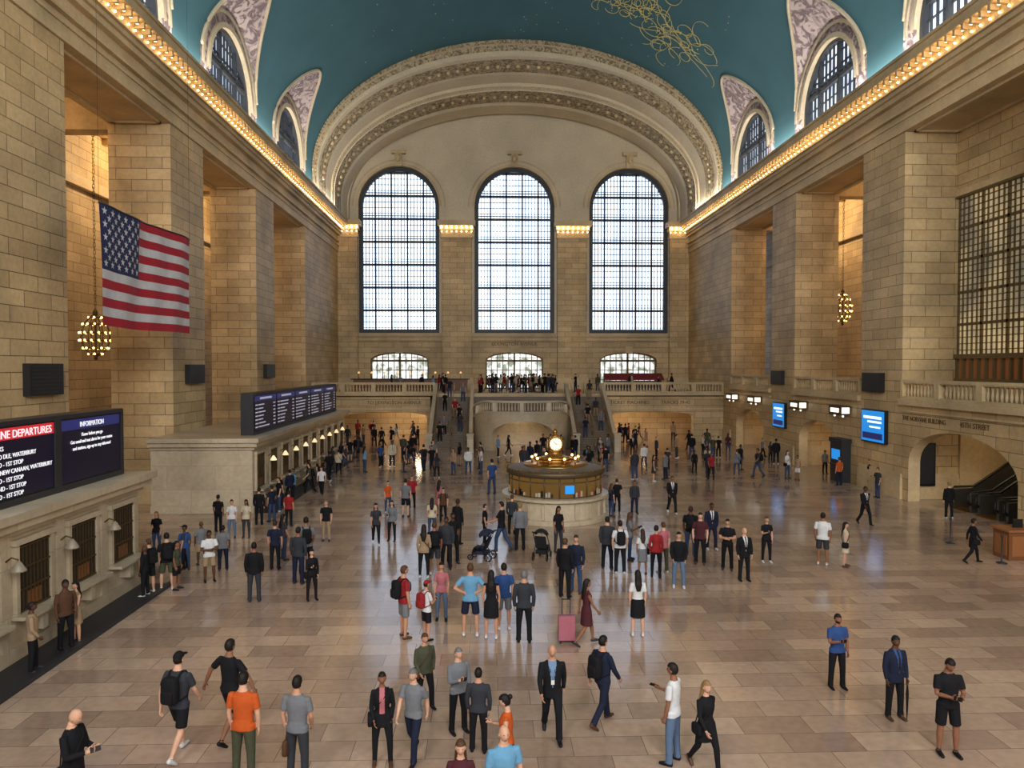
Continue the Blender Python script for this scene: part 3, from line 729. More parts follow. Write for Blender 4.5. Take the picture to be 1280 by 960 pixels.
def constellation(cx,cy,sx,sy,seed,n):
    rr=random.Random(seed); mb=MB()
    for k in range(n):
        x=cx+rr.uniform(-sx,sx);y=cy+rr.uniform(-sy,sy);a=rr.uniform(0,6.28);cu=rr.uniform(-.5,.5);p=[]
        for i in range(rr.randint(8,18)):
            p.append((x,y,zv(x)-.06)); x+=.22*math.cos(a); y+=.3*math.sin(a); a+=cu; cu+=rr.uniform(-.12,.12)
        mb.tube(p,.026,4)
    for k in range(n//2):
        x=cx+rr.uniform(-sx,sx);y=cy+rr.uniform(-sy,sy); mb.sphere((x,y,zv(x)-.07),.06,0,6,4)
    mb.build('ceiling_constellation_painting',[GOLD])
constellation(12.3,58.0,1.6,1.6,3,34); constellation(8.3,55.0,2.2,2.4,5,44); constellation(-4,50,3.5,3,9,10); constellation(4,40,4,4,11,30); constellation(-7,30,4,4,12,30)
mb=MB(); rr=random.Random(1)
for _ in range(260):
    x=rr.uniform(-15,15);y=rr.uniform(0,64); mb.sphere((x,y,zv(x)-.04),rr.uniform(.02,.05),0,5,4)
mb.build('ceiling_gilded_stars',[GOLD])

# ---- east wall
E=lambda u,d,z:(u,YE+d,z)
HWI,ZSI,RI=17.2,23.3,10.8
mb=MB()
arch_wall(mb,E,-W,W,0,9.9,[(-12.1,3.05,4.4,7.4,.9),(0,3.05,4.4,7.4,.9),(12.1,3.05,4.4,7.4,.9)],.8,0,du=2)
arch_wall(mb,E,-W,W,9.9,lambda u:21.9 if abs(u)>HWI-.05 else (ZSI+RI*math.sqrt(max(0,1-(u/HWI)**2))+.2),[(-12.1,4.2,10.3,23.5,4.2),(0,4.2,10.3,23.5,4.2),(12.1,4.2,10.3,23.5,4.2)],.8,1,mr=0,du=.6)
for u in(-12.1,0,12.1):
    mb.box(u-4.6,u+4.6,YE-.18,YE,9.95,10.3,2)
    mb.box(u-3.2,u+3.2,YE-.12,YE,8.5,8.7,2); mb.box(u-.4,u+.4,YE-.3,YE,8.2,8.9,2)
    for r0,r1,pr in((4.2,4.45,.15),(4.75,4.9,.08)):
        for k in range(32):
            a0,a1=math.pi*k/32,math.pi*(k+1)/32
            q=lambda a,r:(u+r*math.cos(a),23.5+r*math.sin(a))
            A,B,C,D=q(a0,r0),q(a1,r0),q(a1,r1),q(a0,r1)
            mb.quad(E(A[0],-pr,A[1]),E(B[0],-pr,B[1]),E(C[0],-pr,C[1]),E(D[0],-pr,D[1]),2)
            mb.quad(E(A[0],-pr,A[1]),E(B[0],-pr,B[1]),E(B[0],0,B[1]),E(A[0],0,A[1]),2)
            mb.quad(E(D[0],-pr,D[1]),E(C[0],-pr,C[1]),E(C[0],0,C[1]),E(D[0],0,D[1]),2)
    mb.box(u-.35,u+.35,YE-.45,YE,27.6,29.0,2); mb.box(u-.75,u+.75,YE-.55,YE,28.9,29.25,2); mb.sphere((u,YE-.5,28.4),(.3,.2,.4),2,8,6)
mb.box(-W,W,YE-.25,YE,9.5,9.75,2)
mb.build('wall_east',[STONE,PALE,PLAIN])
for u in(-12.1,0,12.1):
    arch_grid('window_east',E,u,4.2,10.3,23.5,4.2,25,.6,4,GLASS,IRON,depth=.7,fw=.42,bars=(.03,.075))
    arch_grid('door_east_balcony',E,u,3.05,4.4,7.4,.9,10,1.0,3,GLASSD,BRONZE,depth=.7,fw=.15,bars=(.04,.09))
mb=MB(); bl=MB()
for u,hw in((-6.05,1.55),(6.05,1.55),(-17.35,1.0),(17.35,1.0)):
    mb.box(u-hw,u+hw,YE-.55,YE,4.4,20.2,0); mb.box(u-hw-.15 if u>-17 else -W,u+hw+.15 if u<17 else W,YE-.7,YE,4.4,5.6,1)
    mb.box(u-hw-.12,u+hw+.12,YE-.7,YE,20.2,20.45,1); mb.box(u-hw-.05,u+hw+.05,YE-.6,YE,20.45,20.95,1)
    mb.box(u-hw-.4,u+hw+.4,YE-1.3,YE,21.35,21.9,1); mb.box(u-hw-.2,u+hw+.2,YE-.9,YE,20.95,21.35,1)
    k=int(hw*2/.5)
    for i in range(k+1):
        x=u-hw+2*hw*i/k; bl.sphere((x,YE-1.1,21.18),.12,0,6,4); bl.sphere((x,YE-.8,20.8),.07,0,6,4)
    for i in range(k): 
        x=u-hw+2*hw*(i+.5)/k; mb.box(x-.1,x+.1,YE-.72,YE-.6,20.5,20.9,1)
mb.build('pilasters_east',[STONE,PLAIN]); bl.build('pilaster_light_bulbs',[BULB])
# archivolt
mb=MB()
prof=[(65.0,W+.3,VR+.3,24.3,0),(64.75,W-.02,VR,24.3,0),(64.75,W-.12,VR-.35,24.3,1),(65.0,W-.16,VR-.4,24.3,0),(65.0,W-.3,VR-.85,24.25,1),(65.15,W-.36,VR-.95,24.2,0),(65.15,W-.42,VR-1.15,24.15,0),
      (65.6,W-.45,VR-1.2,24.1,0),(68.2,W-.45,VR-1.2,24.0,1),(68.5,W-.5,VR-1.3,24.0,0),(70.0,W-.5,VR-1.3,23.8,0),(70.0,W-.65,VR-1.6,23.8,0),(70.4,W-.7,VR-1.7,23.7,0),(70.4,W-.8,VR-1.8,23.7,0),(73.0,W-.85,VR-1.85,23.6,1),(73.3,W-.95,VR-1.95,23.5,0),(75.3,W-1.0,VR-2.0,23.4,0),(75.3,HWI,RI,ZSI,0),(76.0,HWI,RI,ZSI,0)]
NA=96
def arcpts(y,a,r,zs):
    p=[(-a,y,21.9)]
    for i in range(NA+1):
        t=math.pi*(1-i/NA); p.append((a*math.cos(t),y,zs+r*math.sin(t)))
    p.append((a,y,21.9)); return p
for (p,q) in zip(prof,prof[1:]):
    A=arcpts(*p[:4]);B=arcpts(*q[:4])
    for i in range(len(A)-1): mb.quad(A[i],A[i+1],B[i+1],B[i],q[4],True)
for (y,a,r,zs,nn,sz) in((64.72,W-.07,VR-.18,24.3,130,.09),(66.9,W-.47,VR-1.24,24.05,60,.2),(71.7,W-.85,VR-1.85,23.65,52,.2),(70.1,W-.66,VR-1.64,23.75,150,.07),(65.0,W-.23,VR-.62,24.27,90,.1)):
    for i in range(nn+1):
        t=math.pi*i/nn; c=(a*math.cos(t),y,zs+r*math.sin(t))
        mb.sphere(c,(sz,sz,sz),2,7,5)
mb.build('arch_east_vault',[PALE,ORN2,PLAIN])
mb=MB(); Wm=lambda u,d,z:(u,YW-d,z)
arch_wall(mb,Wm,-26,26,0,36.2,[(-12.1,4.2,10.3,23.5,4.2),(0,4.2,10.3,23.5,4.2),(12.1,4.2,10.3,23.5,4.2)],.8,0)
mb.build('wall_west',[STONE])
for u in(-12.1,0,12.1): arch_grid('window_west',Wm,u,4.2,10.3,23.5,4.2,25,.72,4,GLASS,IRON,depth=.7,fw=.35)
mb=MB(); mb.box(-W,W,YW,-1.2,4.9,5.15,0); mb.build('floor_west_balcony',[PLAIN])

# ---- side balcony right: low wall with arches, balustrades
mb=MB()
arch_wall(mb,mR,27.25,36.1,0,5.15,[(31.7,3.75,0,2.0,1.75)],.6,0,mr=1)
arch_wall(mb,mR,40.15,49.05,0,5.15,[(45.6,2.6,0,2.0,1.3)],.6,0,mr=1)
arch_wall(mb,mR,53.1,62.05,0,5.15,[(57.6,3.0,0,1.9,1.4)],.6,0,mr=1)
arch_wall(mb,mR,14.3,23.15,0,5.15,[],.6,0); arch_wall(mb,mR,1.3,10.2,0,5.15,[],.6,0)
for a,b in((27.25,36.1),(40.15,49.05),(53.1,62.05),(14.3,23.15),(1.3,10.2)):
    mb.box(W-.22,W+.6,a,b,4.85,5.15,1); mb.box(W-.1,W,a,b,4.5,4.6,1)
    balustrade(mb,(W+.1,a),(W+.1,b),5.15,.98,1,posts=3.0)
mb.box(W+.6,26,YW,YE,4.85,5.15,1)
mb.box(25.2,25.5,YW,YE,0,4.9,1)
for y in(27.25,36.1,40.15,49.05,53.1,62.05): mb.box(W+PD,25.2,y-.15,y+.15,0,4.9,1)
mb.box(W+.6,W+PD,27.0,27.25,0,4.9,1)
XI=W+PD-.3
mb.box(XI,XI+.3,27.25,36.1,5.15,6.1,1); mb.box(XI,XI+.3,27.25,36.1,15.5,OT,0); mb.box(XI-.08,XI,27.25,36.1,15.4,15.7,1)
mb.build('trim_right_gallery',[STONE,PLAIN])
AG=glassday('bronze_window_glass',(100,84,52),(222,190,128),.6,.5,.35,.4,.66)
LOWG=pmat('warm_lit_panel',(110,66,40),.4,em=.1,emc=(220,130,70))
LATT=pmat('olive_bronze_lattice',(110,92,60),.5,.2)
def grille(mp,c,hw,z0,z1,nv,nh,low=None):
    mb=MB()
    def bar(u0,u1,za,zb,d0,d1,m=0):
        vs=[mp(u,d,z) for u,d,z in((u0,d0,za),(u1,d0,za),(u1,d1,za),(u0,d1,za),(u0,d0,zb),(u1,d0,zb),(u1,d1,zb),(u0,d1,zb))]
        mb.add(vs,[(3,2,1,0),(4,5,6,7),(0,1,5,4),(1,2,6,5),(2,3,7,6),(3,0,4,7)],m)
    bar(c-hw,c+hw,z0,z1,.2,.24,1)
    for i in range(nv+1): u=c-hw+2*hw*i/nv; w=.02 if i%5 else .08; bar(u-w,u+w,z0,z1,.12,.2)
    for i in range(nh+1): z=z0+(z1-z0)*i/nh; w=.02 if i%5 else .07; bar(c-hw,c+hw,z-w,z+w,.12,.2)
    if low:
        bar(c-hw,c+hw,low,z0,.2,.24,2)
        for i in range(17): u=c-hw+2*hw*i/16; bar(u-.06,u+.06,low,z0,.05,.2)
        bar(c-hw,c+hw,low-.1,low+.1,-.02,.22)
    bar(c-hw-.1,c+hw+.1,z1-.1,z1+.15,-.05,.24); bar(c-hw-.1,c+hw+.1,z0-.12,z0+.12,-.05,.24)
    mb.build('window_aisle_grille',[LATT,AG,LOWG])
grille(lambda u,d,z:(XI+d,u,z),31.675,4.4,7.3,15.4,25,25,6.1)

# ---- east balcony and staircase
mb=MB(); BF=64.0
fm=lambda u,d,z:(u,BF+d,z)
WI=W-.01
arch_wall(mb,fm,-WI,-7.7,0,4.4,[(-11.9,3.7,0,2.35,.4)],.6,0,mr=1)
arch_wall(mb,fm,7.7,WI,0,4.4,[(11.9,3.7,0,2.35,.4)],.6,0,mr=1)
mb.box(-WI,WI,BF+.0,YE-.01,4.1,4.4,1)
mb.box(-WI,-7.5,BF-.18,BF,4.2,4.4,1); mb.box(7.5,WI,BF-.18,BF,4.2,4.4,1); mb.box(-WI,-7.5,BF-.08,BF,2.95,3.08,1); mb.box(7.5,WI,BF-.08,BF,2.95,3.08,1)
mb.box(-WI,-7.5,72,72.3,0,4.1,0); mb.box(7.5,WI,72,72.3,0,4.1,0)
mb.box(-7.6,7.6,65,65.4,0,4.1,0)
mb.box(-7.9,-7.5,64,72,0,4.1,1); mb.box(7.5,7.9,64,72,0,4.1,1)
balustrade(mb,(-WI,BF+.1),(-7.5,BF+.1),4.4,.98,1,posts=2.6); balustrade(mb,(7.5,BF+.1),(WI,BF+.1),4.4,.98,1,posts=2.6)
mb.build('balcony_east',[STONE,PLAIN])
mb=MB(); NS=27; y0=57.3; tr=(64.6-y0)/NS; ri=4.4/NS
for sgn in(-1,1):
    for i in range(NS): mb.box(sgn*4.3,sgn*7.3,y0+i*tr,65.0,i*ri,(i+1)*ri,1)
    for x in(4.05,7.3):
        xs=sorted((sgn*x,sgn*(x+.3)))
        mb.add([(xs[0],y0-.3,0),(xs[1],y0-.3,0),(xs[1],65,0),(xs[0],65,0),(xs[0],y0-.3,.95),(xs[1],y0-.3,.95),(xs[1],64.3,5.3),(xs[0],64.3,5.3),(xs[1],65,5.3),(xs[0],65,5.3)],
               [(0,1,5,4),(4,5,6,7),(7,6,8,9),(1,2,8,6,5),(0,4,7,9,3),(2,3,9,8)],0)
        mb.box(xs[0]-.1,xs[1]+.1,y0-.8,y0-.2,0,1.35,0); mb.box(xs[0]-.15,xs[1]+.15,y0-.85,y0-.15,1.35,1.5,0)
    for x in(4.6,5.8,7.1): mb.tube([(sgn*x,y0,.9),(sgn*x,64.5,5.3)],.035,6,2)
    for i in range(5):
        f=i/4; mb.tube([(sgn*5.8,y0+(64.5-y0)*f,4.4*f),(sgn*5.8,y0+(64.5-y0)*f,.9+4.4*f)],.03,6,2)
CB=60.5
def cm_(u,d,z):
    a=math.pi*(1-(u+4.0)/8.0); k=(4.0-d)/4.0
    return (4.0*k*math.cos(a),CB-3.6*k*math.sin(a),z)
ztop=lambda u:3.05-.75*max(0,(abs(u)-2.2)/1.8)**1.4
arch_wall(mb,cm_,-4,4,0,ztop,[(0,1.75,0,1.15,1.25)],.6,0,n=20,mr=0,du=.25)
us=np.linspace(-4,4,41)
for a,b in zip(us,us[1:]):
    for (d0,d1,za,zb_) in((-.08,.35,0,.14),(-.1,.37,.85,1.0)):
        A=[cm_(a,d0,ztop(a)+za),cm_(b,d0,ztop(b)+za),cm_(b,d1,ztop(b)+za),cm_(a,d1,ztop(a)+za)]
        B=[cm_(a,d0,ztop(a)+zb_),cm_(b,d0,ztop(b)+zb_),cm_(b,d1,ztop(b)+zb_),cm_(a,d1,ztop(a)+zb_)]
        mb.add(A+B,[(3,2,1,0),(4,5,6,7),(0,1,5,4),(2,3,7,6)],0)
    mb.quad(cm_(a,.3,3.0),cm_(b,.3,3.0),(cm_(b,.3,3.0)[0],CB+.5,3.0),(cm_(a,.3,3.0)[0],CB+.5,3.0),0)
for i in range(46):
    u=-3.9+7.8*(i+.5)/46; c=cm_(u,.13,0); z=ztop(u)+.14
    if i%9==4: mb.box(c[0]-.16,c[0]+.16,c[1]-.16,c[1]+.16,z,z+.72)
    else: mb.lathe(c[0],c[1],[(.045,z),(.08,z+.2),(.035,z+.5),(.055,z+.71)],8,0)
mb.box(-4.05,4.05,62.6,62.9,0,3.0,0)
for i in range(9): mb.box(-4.05,4.05,CB+.9+i*.35,65,2.6,3.0+(i)*.155,1)
mb.build('staircase_east',[MARBLE,pmat('stair_treads',(104,88,70),.5,bscale=3),BRASS])

# ---- info booth
bxc,byc=.25,32.6
mb=MB()
mb.lathe(bxc,byc,[(2.35,0),(2.35,.18),(2.22,.22),(2.22,.95),(2.42,1.0),(2.42,1.12),(2.05,1.13)],40,0,False)
for i in range(20):
    a=2*math.pi*i/20; mb.box(-.05,.05,-.02,.06,.25,.9,0,Matrix.Translation((bxc+2.24*math.cos(a),byc+2.24*math.sin(a),0))@Matrix.Rotation(a-math.pi/2,4,'Z'))
mb.lathe(bxc,byc,[(2.05,1.12),(2.05,2.0)],40,2,False)
for i in range(20):
    a=2*math.pi*i/20; mb.tube([(bxc+2.08*math.cos(a),byc+2.08*math.sin(a),1.12),(bxc+2.08*math.cos(a),byc+2.08*math.sin(a),2.02)],.03,6,7)
for z in(1.16,1.8): mb.tube([(bxc+2.08*math.cos(2*math.pi*i/40),byc+2.08*math.sin(2*math.pi*i/40),z) for i in range(40)],.025,6,7,True)
mb.lathe(bxc,byc,[(2.1,1.98),(2.2,2.02),(2.22,2.22),(2.1,2.26),(1.7,2.34),(1.5,2.36)],40,7,True)
for i in range(60):
    a=2*math.pi*i/60; mb.sphere((bxc+2.22*math.cos(a),byc+2.22*math.sin(a),2.27),.035,1,5,4)
mb.lathe(bxc,byc,[(1.5,2.3),(1.45,2.42),(.95,2.46),(.75,2.5),(.72,2.62),(.78,2.66),(.5,2.72),(.36,2.8),(.28,2.9),(.34,2.96),(.2,3.02)],28,1,True)
for i in range(10):
    a=2*math.pi*i/10; x,y=bxc+1.05*math.cos(a),byc+1.05*math.sin(a)
    mb.tube([(x,y,2.42),(x,y,2.62)],.04,6,1); mb.sphere((x,y,2.7),.06,3,8,6)
cz=3.3
mb.sphere((bxc,byc,cz),(.33,.33,.36),1,16,12)
for a in(0,90,180,270):
    M_=Matrix.Translation((bxc,byc,cz))@Matrix.Rotation(rad(a),4,'Z')@Matrix.Rotation(rad(90),4,'X')
    def disc(r,z,m,n=28,M_=M_):
        vs=[M_@Vector((r*math.cos(2*math.pi*i/n),r*math.sin(2*math.pi*i/n),z)) for i in range(n)]; mb.add(vs,[tuple(range(n))],m)
    disc(.30,.335,4)
    mb.tube([M_@Vector((.31*math.cos(2*math.pi*i/28),.31*math.sin(2*math.pi*i/28),.33)) for i in range(28)],.04,6,1,True)
    for i in range(12):
        t=2*math.pi*i/12; mb.box(-.01,.01,.21,.275,.336,.342,5,M_@Matrix.Rotation(t,4,'Z'))
    mb.box(-.014,.014,-.03,.16,.338,.344,5,M_@Matrix.Rotation(rad(40),4,'Z')); mb.box(-.01,.01,-.03,.23,.342,.348,5,M_@Matrix.Rotation(rad(-100),4,'Z'))
mb.lathe(bxc,byc,[(.2,3.6),(.24,3.64),(.1,3.7),(.07,3.74),(.12,3.8),(.1,3.88),(.02,3.98)],14,1)
rr=random.Random(8)
for i in range(30):
    t=2*math.pi*(i+.5)/30; c=Vector((bxc+2.1*math.cos(t),byc+2.1*math.sin(t),1.5)); M_=Matrix.Translation(c)@Matrix.Rotation(t+math.pi/2,4,'Z')
    if i==23: mb.box(-.2,.2,-.03,.02,-.15,.2,6,M_)
    elif i%3!=1:
        for q in range(3): mb.box(-.17+q*.12,-.08+q*.12,-.02,.02,-.3+.0*q,-.3+rr.uniform(.12,.3),rr.choice([0,8,9,5]),M_)
mb.build('information_booth_with_clock',[MARBLE,BRASS,GLASSC,BULB2,pmat('opal_clock_face',(250,240,205),.4,em=1.0,emc=(255,240,195)),BLACK,SCREEN,pmat('aged_brass',(96,80,56),.5,.4),pmat('leaflet_paper',(170,165,150),.8),pmat('leaflet_red',(150,60,40),.8)])

# ---- ticket booths
def text(s,loc,size,rot,mat,parent,al='LEFT',name='lettering',ex=.004,sx=1.0):
    c=bpy.data.curves.new(name,'FONT'); c.body=s; c.size=size; c.align_x=al; c.extrude=ex; c.materials.append(mat)
    o=bpy.data.objects.new(name,c); SC.collection.objects.link(o); o.location=loc; o.rotation_euler=rot; o.scale=(sx,1,1)
    if parent: o.parent=parent
    return o
RL=(rad(90),0,rad(90)); RR=(rad(90),0,rad(-90)); RE=(rad(90),0,0)
FX=-13.7
def ticket_booth(y0,y1,name,lamp):
    mb=MB(); WB=-W+.01
    mb.box(WB,FX,y0,y1,0,3.1,0); mb.box(WB,FX+.08,y0-.08,y1+.08,0,.35,0)
    mb.box(WB,FX+.12,y0-.12,y1+.12,2.95,3.1,0); mb.box(WB,FX+.3,y0-.3,y1+.3,3.1,3.3,0); mb.box(WB,FX+.42,y0-.42,y1+.42,3.3,3.5,0)
    n=int((y1-y0)/1.95); st=(y1-y0)/n
    for i in range(n):
        c=y0+st*(i+.5)
        mb.box(FX-.01,FX+.03,c-.6,c+.6,1.05,2.65,1)
        for k in range(9): u=c-.55+1.1*k/8; mb.box(FX+.03,FX+.06,u-.012,u+.012,1.1,2.6,2)
        for z in(1.1,1.6,2.1,2.6): mb.box(FX+.03,FX+.07,c-.6,c+.6,z-.02,z+.02,2)
        mb.box(FX,FX+.1,c-.72,c-.6,1.0,2.75,0); mb.box(FX,FX+.1,c+.6,c+.72,1.0,2.75,0); mb.box(FX,FX+.14,c-.78,c+.78,2.68,2.82,0)
        mb.box(FX,FX+.42,c-.8,c+.8,.98,1.06,0); mb.box(FX,FX+.3,c-.1,c+.1,.55,.98,0)
        mb.box(FX+.03,FX+.05,c-.28,c+.28,1.15,1.5,3)
        x=FX+.35; y=c+st*.5
        if i<n-1:
            mb.tube([(FX,y,2.35),(FX+.2,y,2.5),(x,y,2.45)],.02,6,2); mb.lathe(x,y,[(.04,2.42),(.1,2.32),(.16,2.22),(.16,2.19)],12,4); mb.box(FX,FX+.07,y-.15,y+.15,.35,2.95,0)
    mb.box(FX,FX+1.0,y0,y1,0,.03,5); mb.box(FX+.95,FX+1.1,y0,y1,0,.09,5)
    return mb.build(name,[MARBLE,DARK,BRONZE,WOOD,lamp,CHAR])
ticket_booth(6.0,22.7,'ticket_booth',LAMPS); ticket_booth(33.6,54.6,'ticket_booth',pmat('lit_lampshade',(220,200,170),.5,em=.9,emc=(255,225,170)))
def board(y0,y1,xf):
    mb=MB(); mb.box(xf-.5,xf,y0,y1,3.55,5.45,0); mb.box(xf-.55,xf+.05,y0-.08,y0+.02,3.5,5.5,0); mb.box(xf-.55,xf+.05,y1-.02,y1+.08,3.5,5.5,0); mb.box(xf-.55,xf+.06,y0,y1,5.4,5.52,0); mb.box(xf-.55,xf+.06,y0,y1,3.5,3.66,0)
    return mb
XB=-14.05
mb=board(8.0,22.4,XB)
for (a,b,hm) in((8.2,12.4,3),(12.6,18.95,2),(19.25,22.25,3)):
    mb.box(XB,XB+.03,a,b,3.7,5.36,1); mb.box(XB+.03,XB+.035,a,b,5.08,5.36,hm)
mb.box(XB,XB+.07,18.97,19.23,3.66,5.42,0)
b1=mb.build('departure_board',[CHAR,SCRD,RED,BLUEH])
x=XB+.045
text('NEW HAVEN LINE DEPARTURES',(x,18.85,5.12),.26,RL,TXT,b1,'RIGHT')
for i,(s,yy) in enumerate([('REMARKS',17.0),('CONNECTION TO DLE, WATERBURY',18.2),('STAMFORD - 1ST STOP',17.7),('CONNECTION TO DANBURY, NEW CANAAN, WATERBURY',18.85),('STAMFORD - 1ST STOP',17.7),('RICHMOND - 1ST STOP',17.8),('STAMFORD - 1ST STOP',17.7)]):
    text(s,(x,yy,4.84-i*.185),.15,RL,TXT,b1,'RIGHT')
text('INFORMATION',(x,20.75,5.14),.2,RL,TXT,b1,'CENTER',sx=.9)
for i,s in enumerate(['Know before you go','Get email and text alerts for your routes','and stations, sign up to stay informed']):
    text(s,(x,20.75,4.88-i*.18),.135,RL,TXT,b1,'CENTER',sx=.95)
mb=board(34.8,53.4,XB)
rr=random.Random(4)
for k in range(5):
    a=35.0+k*3.68; b=a+3.5; mb.box(XB,XB+.03,a,b,3.7,5.36,1); mb.box(XB+.03,XB+.035,a,b,5.1,5.36,3)
    mb.box(XB+.035,XB+.04,a+.8,b-.8,5.18,5.28,4)
    for r in range(7):
        z=4.92-r*.18; mb.box(XB+.03,XB+.035,a+.1,a+.5,z-.03,z+.03,4); mb.box(XB+.03,XB+.035,a+.6,a+1.2+rr.random()*1.2,z-.03,z+.03,4); mb.box(XB+.03,XB+.035,b-.5,b-.15,z-.03,z+.03,4)
mb.build('departure_board',[CHAR,SCRD,RED,BLUEH,pmat('dim_display_rows',(190,190,210),.5,em=.4)])

# ---- wall speakers, screens, lantern signs, lettering
def spk(sgn,y0,y1,z0,z1):
    mb=MB(); xo=sgn*W; xi=sgn*(W-.25)
    mb.box(xo,xi,y0,y1,z0,z1,0)
    for i in range(8): z=z0+.1+(z1-z0-.2)*i/7; mb.box(xi,xi-sgn*.02,y0+.08,y1-.08,z-.02,z+.02,1)
    mb.build('wall_speaker',[BLACK,CHAR])
spk(-1,24.6,26.5,5.8,6.9); spk(-1,37.5,39.5,5.9,6.9); spk(-1,50.4,52.4,6.0,6.95)
spk(1,37.7,39.6,5.4,6.45); spk(1,50.7,52.6,5.5,6.5)
def scr(y0,y1,z0,z1):
    mb=MB(); mb.box(W-.2,W-.01,y0,y1,z0,z1,0); mb.box(W-.22,W-.2,y0+.07,y1-.07,z0+.07,z1-.07,1)
    h=z1-z0
    mb.box(W-.23,W-.22,y0+.3,y1-.3,z0+h*.72,z0+h*.8,2); mb.box(W-.23,W-.22,y0+.3,y1-.7,z0+h*.6,z0+h*.66,2); mb.box(W-.23,W-.22,y0+.2,y1-.2,z0+.2,z0+h*.3,3)
    mb.box(W-.23,W-.22,y0+.4,y1-.9,z0+h*.45,z0+h*.5,2)
    mb.build('advertising_screen',[BLACK,SCREEN,SCRW,BLUEH])
scr(37.3,39.7,2.65,4.45); scr(50.2,52.3,2.4,4.2)
for i,y in enumerate((41.9,47.6,55.6,60.7)):
    mb=MB(); mb.box(W-.65,W-.1,y-.75,y+.75,3.95,4.5,0); mb.box(W-.67,W-.65,y-.5,y+.5,4.1,4.35,1); mb.box(W-.6,W-.15,y-.77,y-.75,4.05,4.4,1); mb.box(W-.1,W,y-.1,y+.1,4.1,4.35,0)
    mb.sphere((W-.4,y-.5,3.88),.07,1,8,6); mb.sphere((W-.4,y+.5,3.88),.07,1,8,6)
    mb.build('gate_sign_lantern',[BRONZE,WHITE])
wr=bpy.data.objects['trim_right_gallery']
text('THE NORVANE BUILDING',(W-.01,36.0,4.08),.33,RR,ENGR,wr,'LEFT',sx=.9,ex=.01); text('45TH STREET',(W-.01,31.55,4.08),.33,RR,ENGR,wr,'LEFT',ex=.01)
be=bpy.data.objects['balcony_east']
text('TICKET MACHINES',(8.1,BF-.02,3.45),.42,RE,ENGR,be,'LEFT',ex=.01); text('TRACKS 39-42',(12.7,BF-.02,3.45),.42,RE,ENGR,be,'LEFT',ex=.01)
text('LEXINGTON AVENUE',(0,YE-.02,9.0),.5,RE,ENGR,bpy.data.objects['wall_east'],'CENTER',ex=.01)
text('TO LEXINGTON AVENUE',(-13.5,BF-.02,3.45),.42,RE,ENGR,be,'LEFT',ex=.01)
mb=MB(); mb.box(W-.55,W,41.2,42.6,0,2.4,0); mb.box(W-.6,W,41.1,42.7,2.3,2.55,0); mb.box(W-.57,W-.55,41.4,42.4,1.3,1.9,1); mb.box(W-.7,W-.55,41.4,42.4,.95,1.05,0)
mb.build('ticket_machine',[CHAR,SCREEN])
mb=MB(); mb.box(19.0,20.0,35.85,35.95,.7,2.9,0); mb.box(19.08,19.92,35.83,35.85,.8,2.8,1); mb.build('poster_frame',[BLACK,CHAR])
# ---- escalators
def escalator(yc):
    mb=MB(); x0,x1=19.6,25.0; run=x1-x0-1.0; rise=2.9
    for i in range(16):
        a=x0+1.0+run*i/16; mb.box(a,a+run/16+.02,yc-.5,yc+.5,max(0,rise*i/16-.3),rise*(i+1)/16,0); mb.box(a,a+.03,yc-.5,yc+.5,rise*(i+1)/16-.02,rise*(i+1)/16+.005,2)
    mb.box(x0-.2,x0+1.0,yc-.5,yc+.5,0,.03,2)
    for s in(-.62,.62):
        y=yc+s
        mb.add([(x0,y-.08,0),(x0,y+.08,0),(x1,y+.08,0),(x1,y-.08,0),(x0,y-.08,.9),(x0,y+.08,.9),(x0+1,y+.08,.95),(x0+1,y-.08,.95),(x1,y+.08,rise+.95),(x1,y-.08,rise+.95)],
               [(0,1,5,4),(4,5,6,7),(7,6,8,9),(1,2,8,6,5),(0,4,7,9,3),(2,3,9,8)],1)
        mb.tube([(x0+.1,y,.3),(x0-.15,y,.5),(x0-.15,y,.85),(x0+.05,y,1.0),(x0+1,y,1.03),(x1,y,rise+1.03)],.06,8,3)
    mb.build('escalator',[CHAR,pmat('brushed_steel',(110,106,98),.35,.8),BRASS,BLACK])
for y in(29.6,31.4,33.2): escalator(y)
# ---- podium & stanchions
mb=MB(); c=ground(1268,697)
mb.box(c.x-.5,c.x+.6,c.y-.4,c.y+.4,0,1.0,0); mb.box(c.x-.58,c.x+.68,c.y-.48,c.y+.48,1.0,1.08,1); mb.box(c.x-.52,c.x-.5,c.y-.3,c.y+.3,.15,.85,1); mb.box(c.x-.4,c.x+.5,c.y-.42,c.y-.4,.15,.85,1)
mb.box(c.x-.1,c.x+.25,c.y-.05,c.y,1.08,1.38,2); mb.build('reception_desk',[WOOD,pmat('desk_panel',(150,96,56),.45),BLACK])
for px,py in((1188,679),(1252,704)):
    c=ground(px,py); mb=MB(); mb.lathe(c.x,c.y,[(.17,0),(.17,.02),(.06,.05),(.025,.08),(.025,.9),(.045,.92),(.045,.98),(.01,1.02)],12,0); mb.build('stanchion_post',[CHAR])
